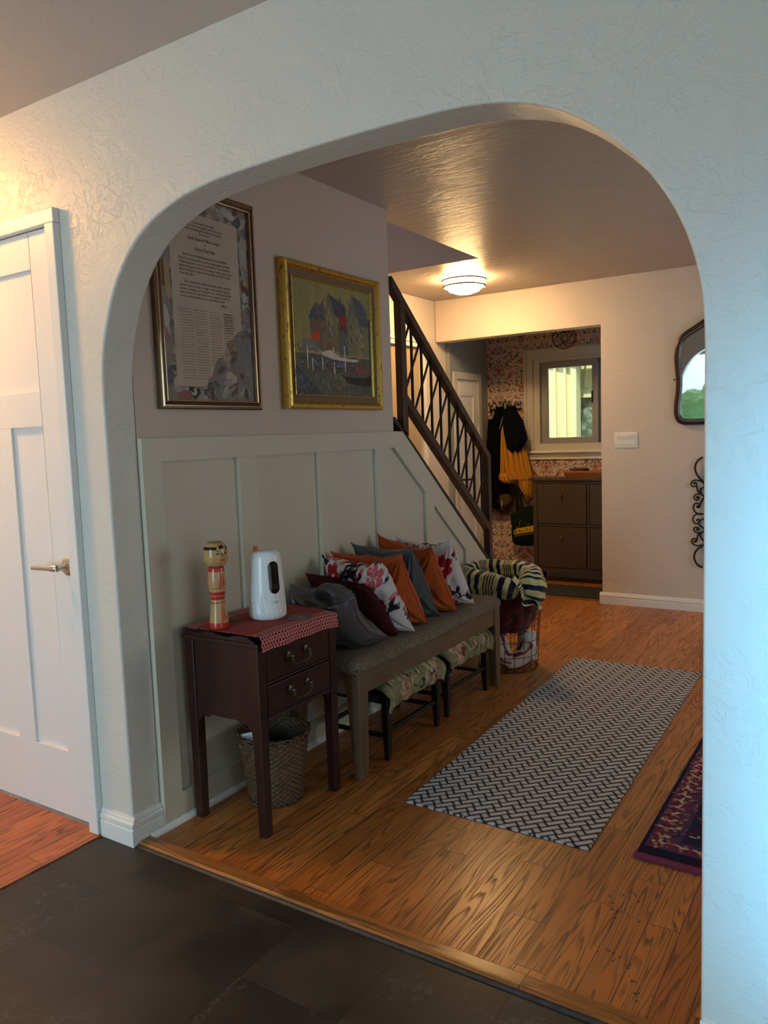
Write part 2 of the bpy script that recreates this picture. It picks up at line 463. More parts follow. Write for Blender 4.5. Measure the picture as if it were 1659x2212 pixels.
# ---------------------------------------------------------------- floors and ceilings
H = 2.43
struct(MB().box(-1.3, 0.06, -0.08, 3.4, 5.25, 0).build('hall_floor', M_oak, origin=(0, 0, 0)), 'honey oak strip floor of the hall beyond the arch', 'floor')
struct(MB().box(-0.149, -4.1, -0.08, 3.6, 0.0, 0).build('kitchen_floor', M_tile, origin=(0, 0, 0)), 'charcoal slate look tile floor in front of the arch', 'floor')
struct(MB().box(-1.6, -4.1, -0.08, -0.149, 0.0, 0.004).build('side_floor', M_oak2, origin=(0, 0, 0)), 'reddish oak floor in front of the white panelled door', 'floor')
b = MB().prism([(0.0, 0), (0.0, 0.004), (0.01, 0.012), (0.052, 0.012), (0.062, 0.003), (0.062, 0)], 'x', 0.0, 1.78)
struct(b.build('trim_1', M_oakthr, origin=(0, 0, 0), bevel=0.002), 'narrow oak threshold strip between dark tile and oak floor', 'threshold')
struct(MB().prism([(-0.010, 0), (-0.010, 0.002), (-0.004, 0.007), (0.0, 0.008), (0.0, 0)], 'x', 0.02, 1.78).build('trim_8', plain('scuffed_dark_edge', (0.055, 0.055, 0.06), 0.35, 0.5, var=0.6, vscale=40), origin=(0, 0, 0)), 'thin scuffed dark metal edge in front of the oak threshold', 'edging')
c = MB().prism([(3.4, 0.1), (3.4, 5.25), (-1.2, 5.25), (-1.2, 2.98), (-0.11, 2.98), (-0.11, 0.1)], 'z', H, H + 0.2)
struct(c.build('hall_ceiling', M_ceil, origin=(0, 0, 0)), 'textured plaster ceiling of the hall with a stairwell cut out', 'ceiling')
struct(MB().box(-1.6, -4.2, H, 3.7, 0.0, H + 0.2).build('kitchen_ceiling', M_kceil, origin=(0, 0, 0)), 'plain ceiling in front of the arch wall', 'ceiling')

# ---------------------------------------------------------------- the arch wall
arch = [(0.0, 0.0), (0.0, 1.50), (0.004, 1.565), (0.016, 1.635), (0.042, 1.71), (0.085, 1.803), (0.161, 1.900), (0.256, 1.968), (0.381, 2.014), (0.515, 2.036),
        (0.66, 2.044), (0.83, 2.049), (1.01, 2.050), (1.164, 2.047), (1.271, 2.042), (1.372, 2.027), (1.466, 1.997), (1.537, 1.957), (1.597, 1.908),
        (1.658, 1.846), (1.710, 1.771), (1.745, 1.698), (1.768, 1.620), (1.777, 1.555), (1.78, 1.48), (1.78, 0.0)]
cv = catmull([(x, z, 0) for x, z in arch[1:-1]], 3)
arch_pts = [(0.0, 0.0)] + [(p.x, p.y) for p in cv] + [(1.78, 0.0)]
outline = [(-1.6, 0), (-0.935, 0), (-0.935, 2.045), (-0.2, 2.045), (-0.2, 0)] + arch_pts + [(3.7, 0), (3.7, H + 0.1), (-1.6, H + 0.1)]
w = MB().prism(outline, 'y', 0.0, 0.12)
struct(w.build('wall_arch', M_arch, origin=(0, 0, 0), bevel=0.007, seg=3), 'cream textured plaster wall with the wide rounded arch opening', 'wall')

# hall wall beside the stairs, with the stair rake cut off its end
L1 = lambda y: 1.352 - 0.839 * (y - 1.773)
w = MB().prism([(0.12, 0), (2.845, 0), (2.845, L1(2.845)), (1.773, 1.352), (1.72, 1.352), (1.72, H), (0.12, H)], 'x', -0.11, 0.0)
struct(w.build('wall_left', M_hall, origin=(0, 0, 0)), 'taupe hall wall with two framed pictures above sage panelling', 'wall')

# board and batten wainscot
L2 = lambda y: 1.271 - 0.82 * (y - 1.691)
def panel_poly(): return [(0.12, 0), (2.845, 0), (2.845, L1(2.845)), (1.775, 1.35), (0.12, 1.35)]
w = MB().prism(panel_poly(), 'x', 0.0, 0.002)
for (y0, y1) in ((0.12, 0.203), (0.575, 0.677), (1.07, 1.154), (1.525, 1.62)):
    w.box(0.002, y0, 0.105, 0.020, y1, 1.27)
for (y0, y1) in ((1.995, 2.087), (2.45, 2.54)):
    w.prism([(y0, 0.105), (y1, 0.105), (y1, L2(y1)), (y0, L2(y0))], 'x', 0.002, 0.020)
w.box(0.002, 0.12, 1.27, 0.020, 1.62, 1.35)
w.box(0.002, 0.12, 0.0, 0.020, 2.845, 0.105)
w.prism([(1.62, 1.27), (1.691, 1.271), (2.845, L2(2.845)), (2.845, L1(2.845)), (1.775, 1.35), (1.62, 1.35)], 'x', 0.002, 0.020)
struct(w.build('trim_2', M_sage, origin=(0, 0, 0), bevel=0.0012), 'sage green board and batten wainscot on the hall wall', 'wainscot')
w = MB().prism([(0.0, 0.0), (0.013, 0.0), (0.012, 0.008), (0.0, 0.02)], 'y', 0.055, 2.84)
w2 = MB(); w2.v = [(x + 0.020, y, z) for x, y, z in w.v]; w2.f = w.f
struct(w2.build('baseboard_left', M_trim, origin=(0, 0, 0)), 'white quarter round along the foot of the sage panelling', 'moulding')

def base_prof(d=0.016, h=0.098):
    return [(0, 0), (d, 0), (d, h * 0.56), (d * 0.72, h * 0.60), (d * 0.95, h * 0.66), (d * 0.95, h * 0.78), (d * 0.55, h * 0.84), (d * 0.6, h * 0.90), (d * 0.35, h * 0.94), (d * 0.3, h), (0, h)]
pf = base_prof()
w = MB().prism([(-a, z) for a, z in pf], 'x', -0.152, 0.016)
struct(w.build('baseboard_arch', M_trim, origin=(0, 0, 0)), 'stepped white baseboard at the front of the arch foot', 'baseboard')
w = MB().prism([(a, z) for a, z in pf], 'y', -0.0, 0.118)
struct(w.build('baseboard_arch_jamb', M_trim, origin=(0, 0, 0)), 'stepped white baseboard inside the arch jamb', 'baseboard')
w = MB().prism([(-a, z) for a, z in pf], 'x', 1.78, 3.6)
struct(w.build('baseboard_arch_right', M_trim, origin=(0, 0, 0)), 'white baseboard right of the arch opening', 'baseboard')

# ---------------------------------------------------------------- back wall with the opening to the mudroom
YB = 4.185
w = MB().prism([(-1.095, 2.094), (0.295, 2.094), (0.295, 0), (3.4, 0), (3.4, H), (-1.095, H)], 'y', YB, YB + 0.13)
struct(w.build('wall_back', M_back, origin=(0, 0, 0), bevel=0.004), 'warm lit beige plaster wall around the mudroom opening', 'wall')
pb = base_prof(0.018, 0.088)
w = MB().prism([(YB - a, z) for a, z in pb], 'x', 0.278, 3.4)
struct(w.build('baseboard_back', M_trim, origin=(0, 0, 0)), 'white baseboard under the light switch', 'baseboard')
w = MB().prism([(0, 0), (0.012, 0), (0, 0.014)], 'y', 0, 1)   # small shoe strip where tile mat meets oak
w = MB().box(-1.1, 4.225, 0.0, 0.295, 4.262, 0.006)
struct(w.build('trim_3', M_oakthr, origin=(0, 0, 0), bevel=0.002), 'thin wooden transition strip at the mudroom opening', 'threshold')
# stair side wall, beige up to the opening, grey in the mudroom
w = MB().box(-1.22, 0.12, 0, -1.1, 3.07, 4.9).box(-1.22, 3.07, 2.03, -1.1, 3.93, H).box(-1.22, 3.93, 0, -1.1, 4.36, H)
struct(w.build('wall_stairs', M_back, origin=(0, 0, 0)), 'warm beige wall behind the stair railing', 'wall')
w = MB().box(-1.2, 4.36, 0, -1.06, 4.46, H).box(-1.2, 4.46, 1.80, -1.06, 4.88, H).box(-1.2, 4.88, 0, -1.06, 5.1, H)
struct(w.build('wall_mudroom_left', M_grey, origin=(0, 0, 0)), 'dark grey green mudroom wall with the small white door', 'wall')
struct(MB().box(3.28, 0.12, 0, 3.4, 1.4, H).box(3.28, 3.2, 0, 3.4, 5.2, H).box(3.28, 1.4, 0, 3.4, 3.2, 0.8).box(3.28, 1.4, 2.1, 3.4, 3.2, H)
       .build('wall_right', M_back, origin=(0, 0, 0)), 'hall wall on the right with a window', 'wall')
struct(MB().box(1.0, 4.315, 0, 1.1, 5.1, H).build('wall_mudroom_right', M_grey, origin=(0, 0, 0)), 'grey wall closing the mudroom on the right', 'wall')
# kitchen walls with a window and a glass door
struct(MB().box(-1.6, -4.1, 0, -1.48, 0.0, H).build('wall_kitchen_left', M_arch, origin=(0, 0, 0)), 'plain wall left of the white door', 'wall')
struct(MB().box(-1.6, -4.22, 0, -0.95, -4.1, H).box(0.75, -4.22, 0, 3.7, -4.1, H).box(-0.95, -4.22, 2.12, 0.75, -4.1, H)
       .build('wall_kitchen_back', M_arch, origin=(0, 0, 0)), 'kitchen wall with a glass door, seen in the mirror', 'wall')
struct(MB().box(2.35, -4.1, 0, 2.47, -0.95, H).box(2.35, -0.10, 0, 2.47, 0.0, H).box(2.35, -0.95, 1.40, 2.47, -0.10, H).box(2.35, -0.95, 0, 2.47, -0.10, 0.06).build('wall_kitchen_right', M_arch, origin=(0, 0, 0)), 'kitchen wall right of the camera with a low window', 'wall')
# upstairs void over the stairs
struct(MB().box(-1.22, 2.975, H + 0.002, -0.104, 3.07, 4.9).box(-0.104, 0.0, H + 0.002, 0.0, 3.07, 4.9).box(-1.22, 0.0, H, 0.0, 0.12, 4.9).box(-1.22, 0, 4.9, 0, 3.07, 5.0)
       .build('wall_stairwell', M_up, origin=(0, 0, 0)), 'lavender grey upper walls of the stairwell', 'wall')

# ---------------------------------------------------------------- doors
def casing(name, boxes, mat, label):
    m = MB()
    for q in boxes: m.box(*q)
    return struct(m.build(name, mat, origin=(0, 0, 0), bevel=0.003), label, 'door casing')
casing('trim_4', [(-0.202, -0.026, 0.004, -0.155, 0.0, 2.0425), (-0.98, -0.024, 2.043, -0.155, 0.0, 2.088), (-0.98, -0.024, 0.004, -0.934, 0.0, 2.0425)], M_trim, 'white casing around the panelled door left of the arch')

d = thing('door_1', 'white three panel door left of the arch with a lever handle', 'door', (-0.567, 0.02, 0.0), kind='structure')
x0, x1 = -0.931, -0.204
m = MB()
m.box(x1 - 0.124, 0.0, 0.018, x1, 0.036, 2.04)
m.box(x0, 0.0, 0.018, x0 + 0.124, 0.036, 2.04)
m.box(x0 + 0.124, 0.0, 0.018, x1 - 0.124, 0.036, 0.258)
m.box(x0 + 0.124, 0.0, 1.402, x1 - 0.124, 0.036, 1.52)
m.box(x0 + 0.124, 0.0, 1.922, x1 - 0.124, 0.036, 2.04)
xm = (x0 + x1) / 2
m.box(xm - 0.052, 0.0, 0.258, xm + 0.052, 0.036, 1.402)
m.build('frame', M_doorw, d, bevel=0.001)
for (a, b_, z0, z1) in ((x0 + 0.124, xm - 0.052, 0.258, 1.402), (xm + 0.052, x1 - 0.124, 0.258, 1.402), (x0 + 0.124, x1 - 0.124, 1.52, 1.922)):
    MB().box(a, 0.012, z0, b_, 0.03, z1).build('panel', M_doorw, d)
hx, hz = -0.243, 0.927
hd = MB().lathe(hx, hz, [(0.031, 0.0), (0.031, -0.006), (0.027, -0.010), (0.013, -0.012), (0.012, -0.045), (0.013, -0.047)], 28, axis='y').build('handle', M_nickel, d, smooth=True, angle=40)
MB().tube([(hx, -0.046, hz), (hx - 0.012, -0.052, hz), (hx - 0.03, -0.054, hz - 0.001), (hx - 0.125, -0.054, hz - 0.004)], [0.011, 0.0115, 0.009, 0.0075], 12).build('lever', M_nickel, hd, smooth=True, angle=50)
MB().box(-0.2045, -0.004, hz - 0.03, -0.2015, 0.018, hz + 0.03).build('latch_plate', M_black, d)

d = thing('door_2', 'tan door in the beige wall behind the stair railing', 'door', (-1.12, 3.5, 0), kind='structure')
MB().box(-1.15, 3.072, 0.01, -1.115, 3.928, 2.028).build('slab', M_doortan, d)
MB().lathe(3.86, 0.95, [(0.02, -1.115), (0.02, -1.10), (0.012, -1.09), (0.026, -1.06), (0.02, -1.04)], 16, axis='x').build('knob', M_nickel, d, smooth=True)
m = MB()
for (a, b_) in ((3.01, 3.07), (3.93, 3.99)): m.box(-1.1, a, 0, -1.082, b_, 2.03)
m.box(-1.1, 2.99, 2.03, -1.082, 4.01, 2.065).box(-1.1, 2.97, 2.065, -1.072, 4.03, 2.085).box(-1.1, 2.99, 2.085, -1.08, 4.01, 2.10)
struct(m.build('trim_5', M_trim, origin=(0, 0, 0), bevel=0.003), 'cream casing of the tan door behind the railing', 'door casing')

d = thing('door_3', 'small off-white panelled door in the grey mudroom wall', 'door', (-1.06, 4.67, 0), kind='structure')
m = MB().box(-1.10, 4.462, 0.01, -1.066, 4.878, 1.798)
for (y0, y1) in ((4.462, 4.55), (4.79, 4.878)): m.box(-1.066, y0, 0.01, -1.056, y1, 1.798)
for (z0, z1) in ((0.01, 0.2), (0.93, 1.08), (1.66, 1.798)): m.box(-1.066, 4.551, z0, -1.056, 4.789, z1)
m.build('slab', M_doorw, d, bevel=0.003)
MB().tube([(-1.056, 4.52, 0.92), (-1.0, 4.52, 0.92), (-1.0, 4.60, 0.92)], 0.008, 8).build('handle', M_black, d, smooth=True)
for z in (0.3, 1.45): MB().box(-1.056, 4.868, z - 0.045, -1.046, 4.888, z + 0.045).build('hinge', M_nickel, d)
m = MB().box(-1.06, 4.40, 0, -1.042, 4.46, 1.80).box(-1.06, 4.88, 0, -1.042, 4.94, 1.80).box(-1.06, 4.40, 1.80, -1.042, 4.94, 1.862)
struct(m.build('trim_6', M_casing, origin=(0, 0, 0), bevel=0.003), 'off-white casing of the small mudroom door', 'door casing')

# ---------------------------------------------------------------- windows
# mudroom window
YM = 5.1
wd = thing('window_1', 'grey sliding window in the wallpapered mudroom wall', 'window', (0.0, 5.1, 1.1), kind='structure')
m = MB()
X0, X1, Z0, Z1 = -0.687, 0.72, 1.15, 2.062
for t_, (a, b_) in enumerate(((0.0, 0.03), (0.03, 0.02), (0.052, 0.034))):
    pass
m.box(X0, YM - 0.022, Z0, X0 + 0.088, YM, Z1 - 0.095).box(X1 - 0.088, YM - 0.022, Z0, X1, YM, Z1 - 0.095).box(X0, YM - 0.022, Z1 - 0.095, X1, YM, Z1)
m.box(X0 + 0.01, YM - 0.032, Z0, X0 + 0.03, YM - 0.0221, Z1 - 0.031).box(X1 - 0.03, YM - 0.032, Z0, X1 - 0.01, YM - 0.0221, Z1 - 0.031).box(X0 + 0.01, YM - 0.032, Z1 - 0.03, X1 - 0.01, YM - 0.0221, Z1 - 0.01)
m.build('casing', M_casing, wd, bevel=0.004)
m = MB().box(X0 - 0.02, YM - 0.06, Z0 - 0.022, X1 + 0.02, YM, Z0).box(X0 + 0.01, YM - 0.03, Z0 - 0.05, X1 - 0.01, YM, Z0 - 0.022).box(X0 + 0.02, YM - 0.018, Z0 - 0.082, X1 - 0.02, YM, Z0 - 0.05)
m.build('sill', M_trim, wd, bevel=0.004)
m = MB()   # jamb box inside the wall
a0, a1, c0, c1 = X0 + 0.088, X1 - 0.088, Z0, Z1 - 0.095
m.box(a0, YM - 0.012, c0 + 0.06, a0 + 0.06, YM + 0.10, c1 - 0.03).box(a1 - 0.06, YM - 0.012, c0 + 0.06, a1, YM + 0.10, c1 - 0.03).box(a0, YM - 0.012, c1 - 0.03, a1, YM + 0.10, c1).box(a0, YM - 0.012, c0, a1, YM + 0.10, c0 + 0.06)
m.build('jamb', M_casing, wd, bevel=0.002)
for (q0, q1, yy) in ((-0.535, -0.018, YM + 0.015), (-0.055, 0.57, YM + 0.055)):
    m = MB(); z0, z1 = 1.212, 1.936
    m.box(q0, yy, z0, q0 + 0.06, yy + 0.03, z1).box(q1 - 0.05, yy, z0, q1, yy + 0.03, z1).box(q0 + 0.06, yy, z1 - 0.055, q1 - 0.05, yy + 0.03, z1).box(q0 + 0.06, yy, z0, q1 - 0.05, yy + 0.03, z0 + 0.05)
    sh = m.build('sash', M_sash, wd, bevel=0.002)
    MB().box(q0 + 0.06, yy + 0.013, z0 + 0.05, q1 - 0.05, yy + 0.017, z1 - 0.055).build('pane', M_glass, sh)
MB().box(-0.072, YM + 0.002, 1.56, -0.06, YM + 0.015, 1.66).build('latch', M_black, wd)

def plain_window(name, label, axis, c, u0, u1, z0, z1, frame=M_trim, bars=1, w=0.05, dep=0.06):
    lc = (c, (u0 + u1) / 2, z0) if axis == 'x' else ((u0 + u1) / 2, c, z0)
    wd = thing(name, label, 'window', lc, kind='structure')
    def bx(m, a, b_, e, f, t=dep):
        return m.box(c - t / 2, a, e, c + t / 2, b_, f) if axis == 'x' else m.box(a, c - t / 2, e, b_, c + t / 2, f)
    m = MB()
    bx(m, u0, u0 + w, z0, z1); bx(m, u1 - w, u1, z0, z1); bx(m, u0 + w, u1 - w, z0, z0 + w); bx(m, u0 + w, u1 - w, z1 - w, z1)
    for k in range(bars):
        uc = u0 + (u1 - u0) * (k + 1) / (bars + 1); bx(m, uc - w / 2, uc + w / 2, z0 + w, z1 - w)
    m.build('frame', frame, wd)
    m = MB(); bx(m, u0 + w, u1 - w, z0 + w, z1 - w, 0.004); m.build('pane', M_glass, wd)
plain_window('window_2', 'dark framed glass door behind the camera, seen in the mirror', 'y', -4.16, -0.95, 0.75, 0.0, 2.12, M_sash, 1, 0.07)
plain_window('window_5', 'low window in the kitchen wall right of the camera', 'x', 2.41, -0.95, -0.10, 0.06, 1.40, M_trim, 0)
plain_window('window_3', 'hall window in the right wall', 'x', 3.34, 1.4, 3.2, 0.8, 2.1)

# ---------------------------------------------------------------- outside the mudroom window
def outside():
    m = MB().box(-2.4, 6.3, -0.2, -0.61, 6.4, 2.6)
    for x in (-1.5, -1.3, -1.08, -0.955, -0.835, -0.725): m.box(x - 0.012, 6.27, -0.2, x + 0.012, 6.3, 2.6)
    m.box(-0.66, 6.26, -0.2, -0.60, 6.4, 2.6)
    struct(m.build('wall_outside_near', M_siding, origin=(0, 0, 0)), 'pale yellow board and batten siding outside the mudroom window', 'wall')
    m = MB().box(-1.3, 6.5, -0.2, 1.6, 6.6, 1.10).box(-1.3, 6.5, 1.70, 1.6, 6.6, 2.6).box(0.35, 6.5, 1.10, 1.6, 6.6, 1.70).box(-1.3, 6.5, 1.10, -0.70, 6.6, 1.70)
    for x in (-0.575, -0.45, -0.2, 0.05, 0.3): m.box(x - 0.010, 6.475, 1.76, x + 0.010, 6.5, 2.6)
    m.box(-0.75, 6.47, 1.66, 0.4, 6.5, 1.75)
    struct(m.build('wall_outside_far', M_siding, origin=(0, 0, 0)), 'pale yellow siding with a window farther outside', 'wall')
    t = NT('garden_reflection'); p = t.pos()
    c_ = t.mix(t.ramp(t.noise(p, 14, 4), [(0.4, 0), (0.6, 1)]), (0.10, 0.16, 0.10), (0.34, 0.42, 0.36))  # reflection of greenery painted into the pane as mottled colour
    MG = t.fin(c_, 0.1, 0, None, 0.8)
    struct(MB().box(-0.70, 6.53, 1.10, 0.35, 6.55, 1.70).build('window_4', MG, origin=(0, 0, 0)), 'dark greenish window pane in the siding outside', 'window')
    m = MB().prism([(-0.95, 2.10), (-0.55, 1.985), (-0.55, 2.06), (-0.95, 2.2)], 'y', 6.23, 6.3)
    m.box(-0.62, 6.30, 1.99, 1.6, 6.46, 2.03)
    struct(m.build('roof_outside', plain('eave_wood', (0.30, 0.22, 0.14), 0.8, var=0.2), origin=(0, 0, 0)), 'brown roof eave outside the mudroom window', 'roof')
    struct(MB().box(-3, 5.25, -0.3, 3, 9, -0.2).build('ground_outside', plain('patio', (0.45, 0.44, 0.38), 0.9, var=0.15), origin=(0, 0, 0)), 'pale patio ground outside the mudroom window', 'ground')
outside()
struct(MB().box(-6, -12, -0.3, 6, -4.25, -0.2).build('ground_garden', plain('lawn', (0.10, 0.16, 0.05), 0.95, var=0.3), origin=(0, 0, 0)), 'garden lawn behind the kitchen glass door', 'ground')
def hedge():
    bm = bmesh.new(); bmesh.ops.create_icosphere(bm, subdivisions=5, radius=1)
    rs = random.Random(3)
    for v in bm.verts:
        n = v.co.copy(); k = 1 + 0.18 * math.sin(9 * n.x + 3) * math.sin(8 * n.y) * math.sin(7 * n.z + 1) + 0.10 * (rs.random() - 0.5)
        v.co = Vector((n.x * 1.9 * k, n.y * 0.6 * k, n.z * 0.85 * k + 0.85))
    me = bpy.data.meshes.new('hedge'); bm.to_mesh(me); bm.free()
    o = link('garden_shrub', me, plain('shrub_leaves', (0.10, 0.22, 0.07), 0.8, var=0.5, vscale=20), None, (-0.5, -7.4, -0.25))
    tag(o, 'rounded green garden shrub reflected in the hall mirror', 'shrub')
hedge()

# ---------------------------------------------------------------- stairs
s_ = thing('stairs', 'closed staircase rising behind the sage panelling', 'staircase', (-0.6, 1.6, 0), kind='structure')
pl_ = []
y = 3.1
for k in range(13):
    pl_ += [(y - 0.24 * k, 0.185 * k), (y - 0.24 * k, 0.185 * (k + 1))]
pl_ += [(0.13, 0.185 * 13), (0.13, 0.0)]
MB().prism(pl_, 'x', -1.098, -0.112).build('flight', plain('stair_carpet', (0.30, 0.25, 0.2), 0.9), s_)
# ---------------------------------------------------------------- stair railing
def wood(name, c0, c1, rough=0.4, scale=(3, 30, 30), spec=0.5):
    t = NT(name); p = t.n('Mapping', Vector=t.pos(), Scale=scale)
    n = t.noise(p, 3.0, 5, 0.6)
    f = t.ramp(n, [(0.3, 0), (0.7, 1)])
    return t.fin(t.mix(f, c0, c1), rough, 0, t.bump(n, 0.08, 0.002), spec)
M_rail = wood('railing_dark_wood', (0.030, 0.013, 0.009), (0.055, 0.025, 0.017), 0.4, (20, 4, 4))
st = MB().prism([(1.722, L1(1.722)), (2.845, L1(2.845)), (2.845, L1(2.845) + 0.052), (1.722, L1(1.722) + 0.03)], 'x', -0.075, 0.012)
struct(st.build('trim_7', plain('black_stringer_paint', (0.010, 0.008, 0.007), 0.45), origin=(0, 0, 0), bevel=0.002), 'black sloping cap board on the stair wall under the railing', 'stringer')
r_ = thing('stair_railing', 'dark wooden stair railing with slanted black iron bars', 'railing', (0.0, 2.28, 0.5))
zt = lambda y: 2.128 - 0.838 * (y - 1.707)
zb = lambda y: 1.452 - 0.812 * (y - 1.944)
XA, XB = -0.024, 0.018
def slope_bar(f, y0, y1, th): return MB().prism([(y0, f(y0) - th), (y1, f(y1) - th), (y1, f(y1)), (y0, f(y0))], 'x', XA, XB)
slope_bar(zt, 1.723, 2.828, 0.052).build('top_rail', M_rail, r_, bevel=0.002)
slope_bar(zb, 1.842, 2.786, 0.052).build('bottom_rail', M_rail, r_, bevel=0.002)
sc = lambda y: L1(y) + 0.052 - 0.022 * (2.845 - y) / 1.12
MB().prism([(1.797, sc(1.797)), (1.842, sc(1.842)), (1.842, zt(1.842) - 0.052), (1.797, zt(1.797) - 0.052)], 'x', XA, XB).build('post', M_rail, r_, bevel=0.002)
MB().prism([(2.786, sc(2.786)), (2.828, sc(2.828)), (2.828, zt(2.828) - 0.052), (2.786, zt(2.786) - 0.052)], 'x', XA, XB).build('post', M_rail, r_, bevel=0.002)
xc = -0.004
VY = [1.928 + 0.1005 * k for k in range(9)]
for y in VY:
    MB().bar((xc, y, zb(y) - 0.004), (xc, y, zt(y) - 0.048), 0.011, 0.011, (1, 0, 0)).build('baluster', M_black, r_)
for k in range(-2, 9):
    y0 = 1.928 + 0.1005 * k + 0.013; y1 = 1.928 + 0.1005 * (k + 2) - 0.013
    p = Vector((xc, y0, zb(y0) - 0.004)); q = Vector((xc, y1, zt(y1) - 0.05))
    for lim, sgn in ((1.842, 1), (2.786, -1)):
        if sgn > 0 and p.y < lim and q.y > lim: p = p + (q - p) * ((lim - p.y) / (q.y - p.y))
        if sgn < 0 and q.y > lim and p.y < lim: q = p + (q - p) * ((lim - p.y) / (q.y - p.y))
    if q.y <= 1.85 or p.y >= 2.78: continue
    MB().bar(p, q, 0.009, 0.009, (1, 0, 0)).build('diagonal_bar', M_black, r_)

# ---------------------------------------------------------------- ceiling light, pendant
M_emit = NT('lamp_glass')
e = M_emit.t.nodes.new('ShaderNodeEmission'); e.inputs[0].default_value = (1.0, 0.62, 0.26, 1); e.inputs[1].default_value = 98
M_emit.t.links.new(e.outputs[0], M_emit.out.inputs[0]); M_emit = M_emit.m
M_ring = plain('dull_bronze', (0.16, 0.11, 0.07), 0.65, 0.6)
lx, ly = -0.475, 3.5
l_ = thing('ceiling_light', 'lit round glass ceiling light with two metal rings by the stairs', 'ceiling light', (lx, ly, H - 0.12))
MB().lathe(lx, ly, [(0.0, H - 0.108), (0.06, H - 0.104), (0.105, H - 0.088), (0.132, H - 0.062), (0.138, H - 0.03), (0.138, H - 0.006), (0.0, H - 0.006)], 40, caps=False).build('glass_shade', M_emit, l_, smooth=True)
for z, r in ((H - 0.014, 0.157), (H - 0.056, 0.150)):
    MB().tube([(lx + r * math.cos(a), ly + r * math.sin(a), z) for a in np.linspace(0, 2 * PI, 48, endpoint=False)], 0.006, 8, True).build('ring', M_ring, l_, smooth=True)
for a in (0.6, 2.7, 4.8):
    MB().tube([(lx + 0.152 * math.cos(a), ly + 0.152 * math.sin(a), H - 0.0), (lx + 0.152 * math.cos(a), ly + 0.152 * math.sin(a), H - 0.066)], 0.004, 6).build('post', M_nickel, l_)
MB().lathe(lx, ly, [(0.09, H - 0.006), (0.09, H)], 24).build('mounting_plate', M_nickel, l_)

l_ = thing('kitchen_ceiling_light', 'warm flush ceiling light over the white panelled door', 'ceiling light', (-1.12, -0.42, H - 0.08))
MK = NT('kitchen_lamp_glass'); e = MK.t.nodes.new('ShaderNodeEmission'); e.inputs[0].default_value = (1.0, 0.50, 0.14, 1); e.inputs[1].default_value = 185
MK.t.links.new(e.outputs[0], MK.out.inputs[0])
MB().lathe(-1.12, -0.42, [(0.0, H - 0.075), (0.08, H - 0.06), (0.11, H - 0.02), (0.11, H - 0.01), (0, H - 0.01)], 32, caps=False).build('glass_shade', MK.m, l_, smooth=True)
MB().lathe(-1.12, -0.42, [(0.12, H - 0.012), (0.12, H)], 32).build('mounting_plate', M_nickel, l_)

px, py, pz = -0.185, 4.75, 2.10
p_ = thing('pendant_light', 'unlit wire globe pendant light hanging in the mudroom', 'pendant light', (px, py, 2.0))
M_wire = plain('bronze_wire', (0.10, 0.07, 0.045), 0.4, 0.8)
rs = random.Random(5)
for k in range(9):
    ax = Vector((rs.uniform(-1, 1), rs.uniform(-1, 1), rs.uniform(-0.9, 0.9))).normalized(); a = ax.orthogonal().normalized(); b_ = ax.cross(a)
    of = rs.uniform(-0.04, 0.04); rr = math.sqrt(0.1 ** 2 - of ** 2)
    MB().tube([Vector((px, py, pz)) + ax * of + (a * math.cos(t) + b_ * math.sin(t)) * rr for t in np.linspace(0, 2 * PI, 40, endpoint=False)], 0.0022, 6, True).build('wire_ring', M_wire, p_, smooth=True)
MB().lathe(px, py, [(0.004, pz + 0.1), (0.004, H)], 8).lathe(px, py, [(0.05, H - 0.02), (0.055, H)], 20).lathe(px, py, [(0.016, pz + 0.03), (0.016, pz + 0.10)], 12).build('stem', M_wire, p_)
MB().lathe(px, py, [(0.0, pz - 0.05), (0.018, pz - 0.045), (0.029, pz - 0.02), (0.026, pz + 0.005), (0.014, pz + 0.03)], 20, caps=False).build('bulb', glass_mat('bulb_glass', (0.95, 0.93, 0.88), 0.15), p_, smooth=True)

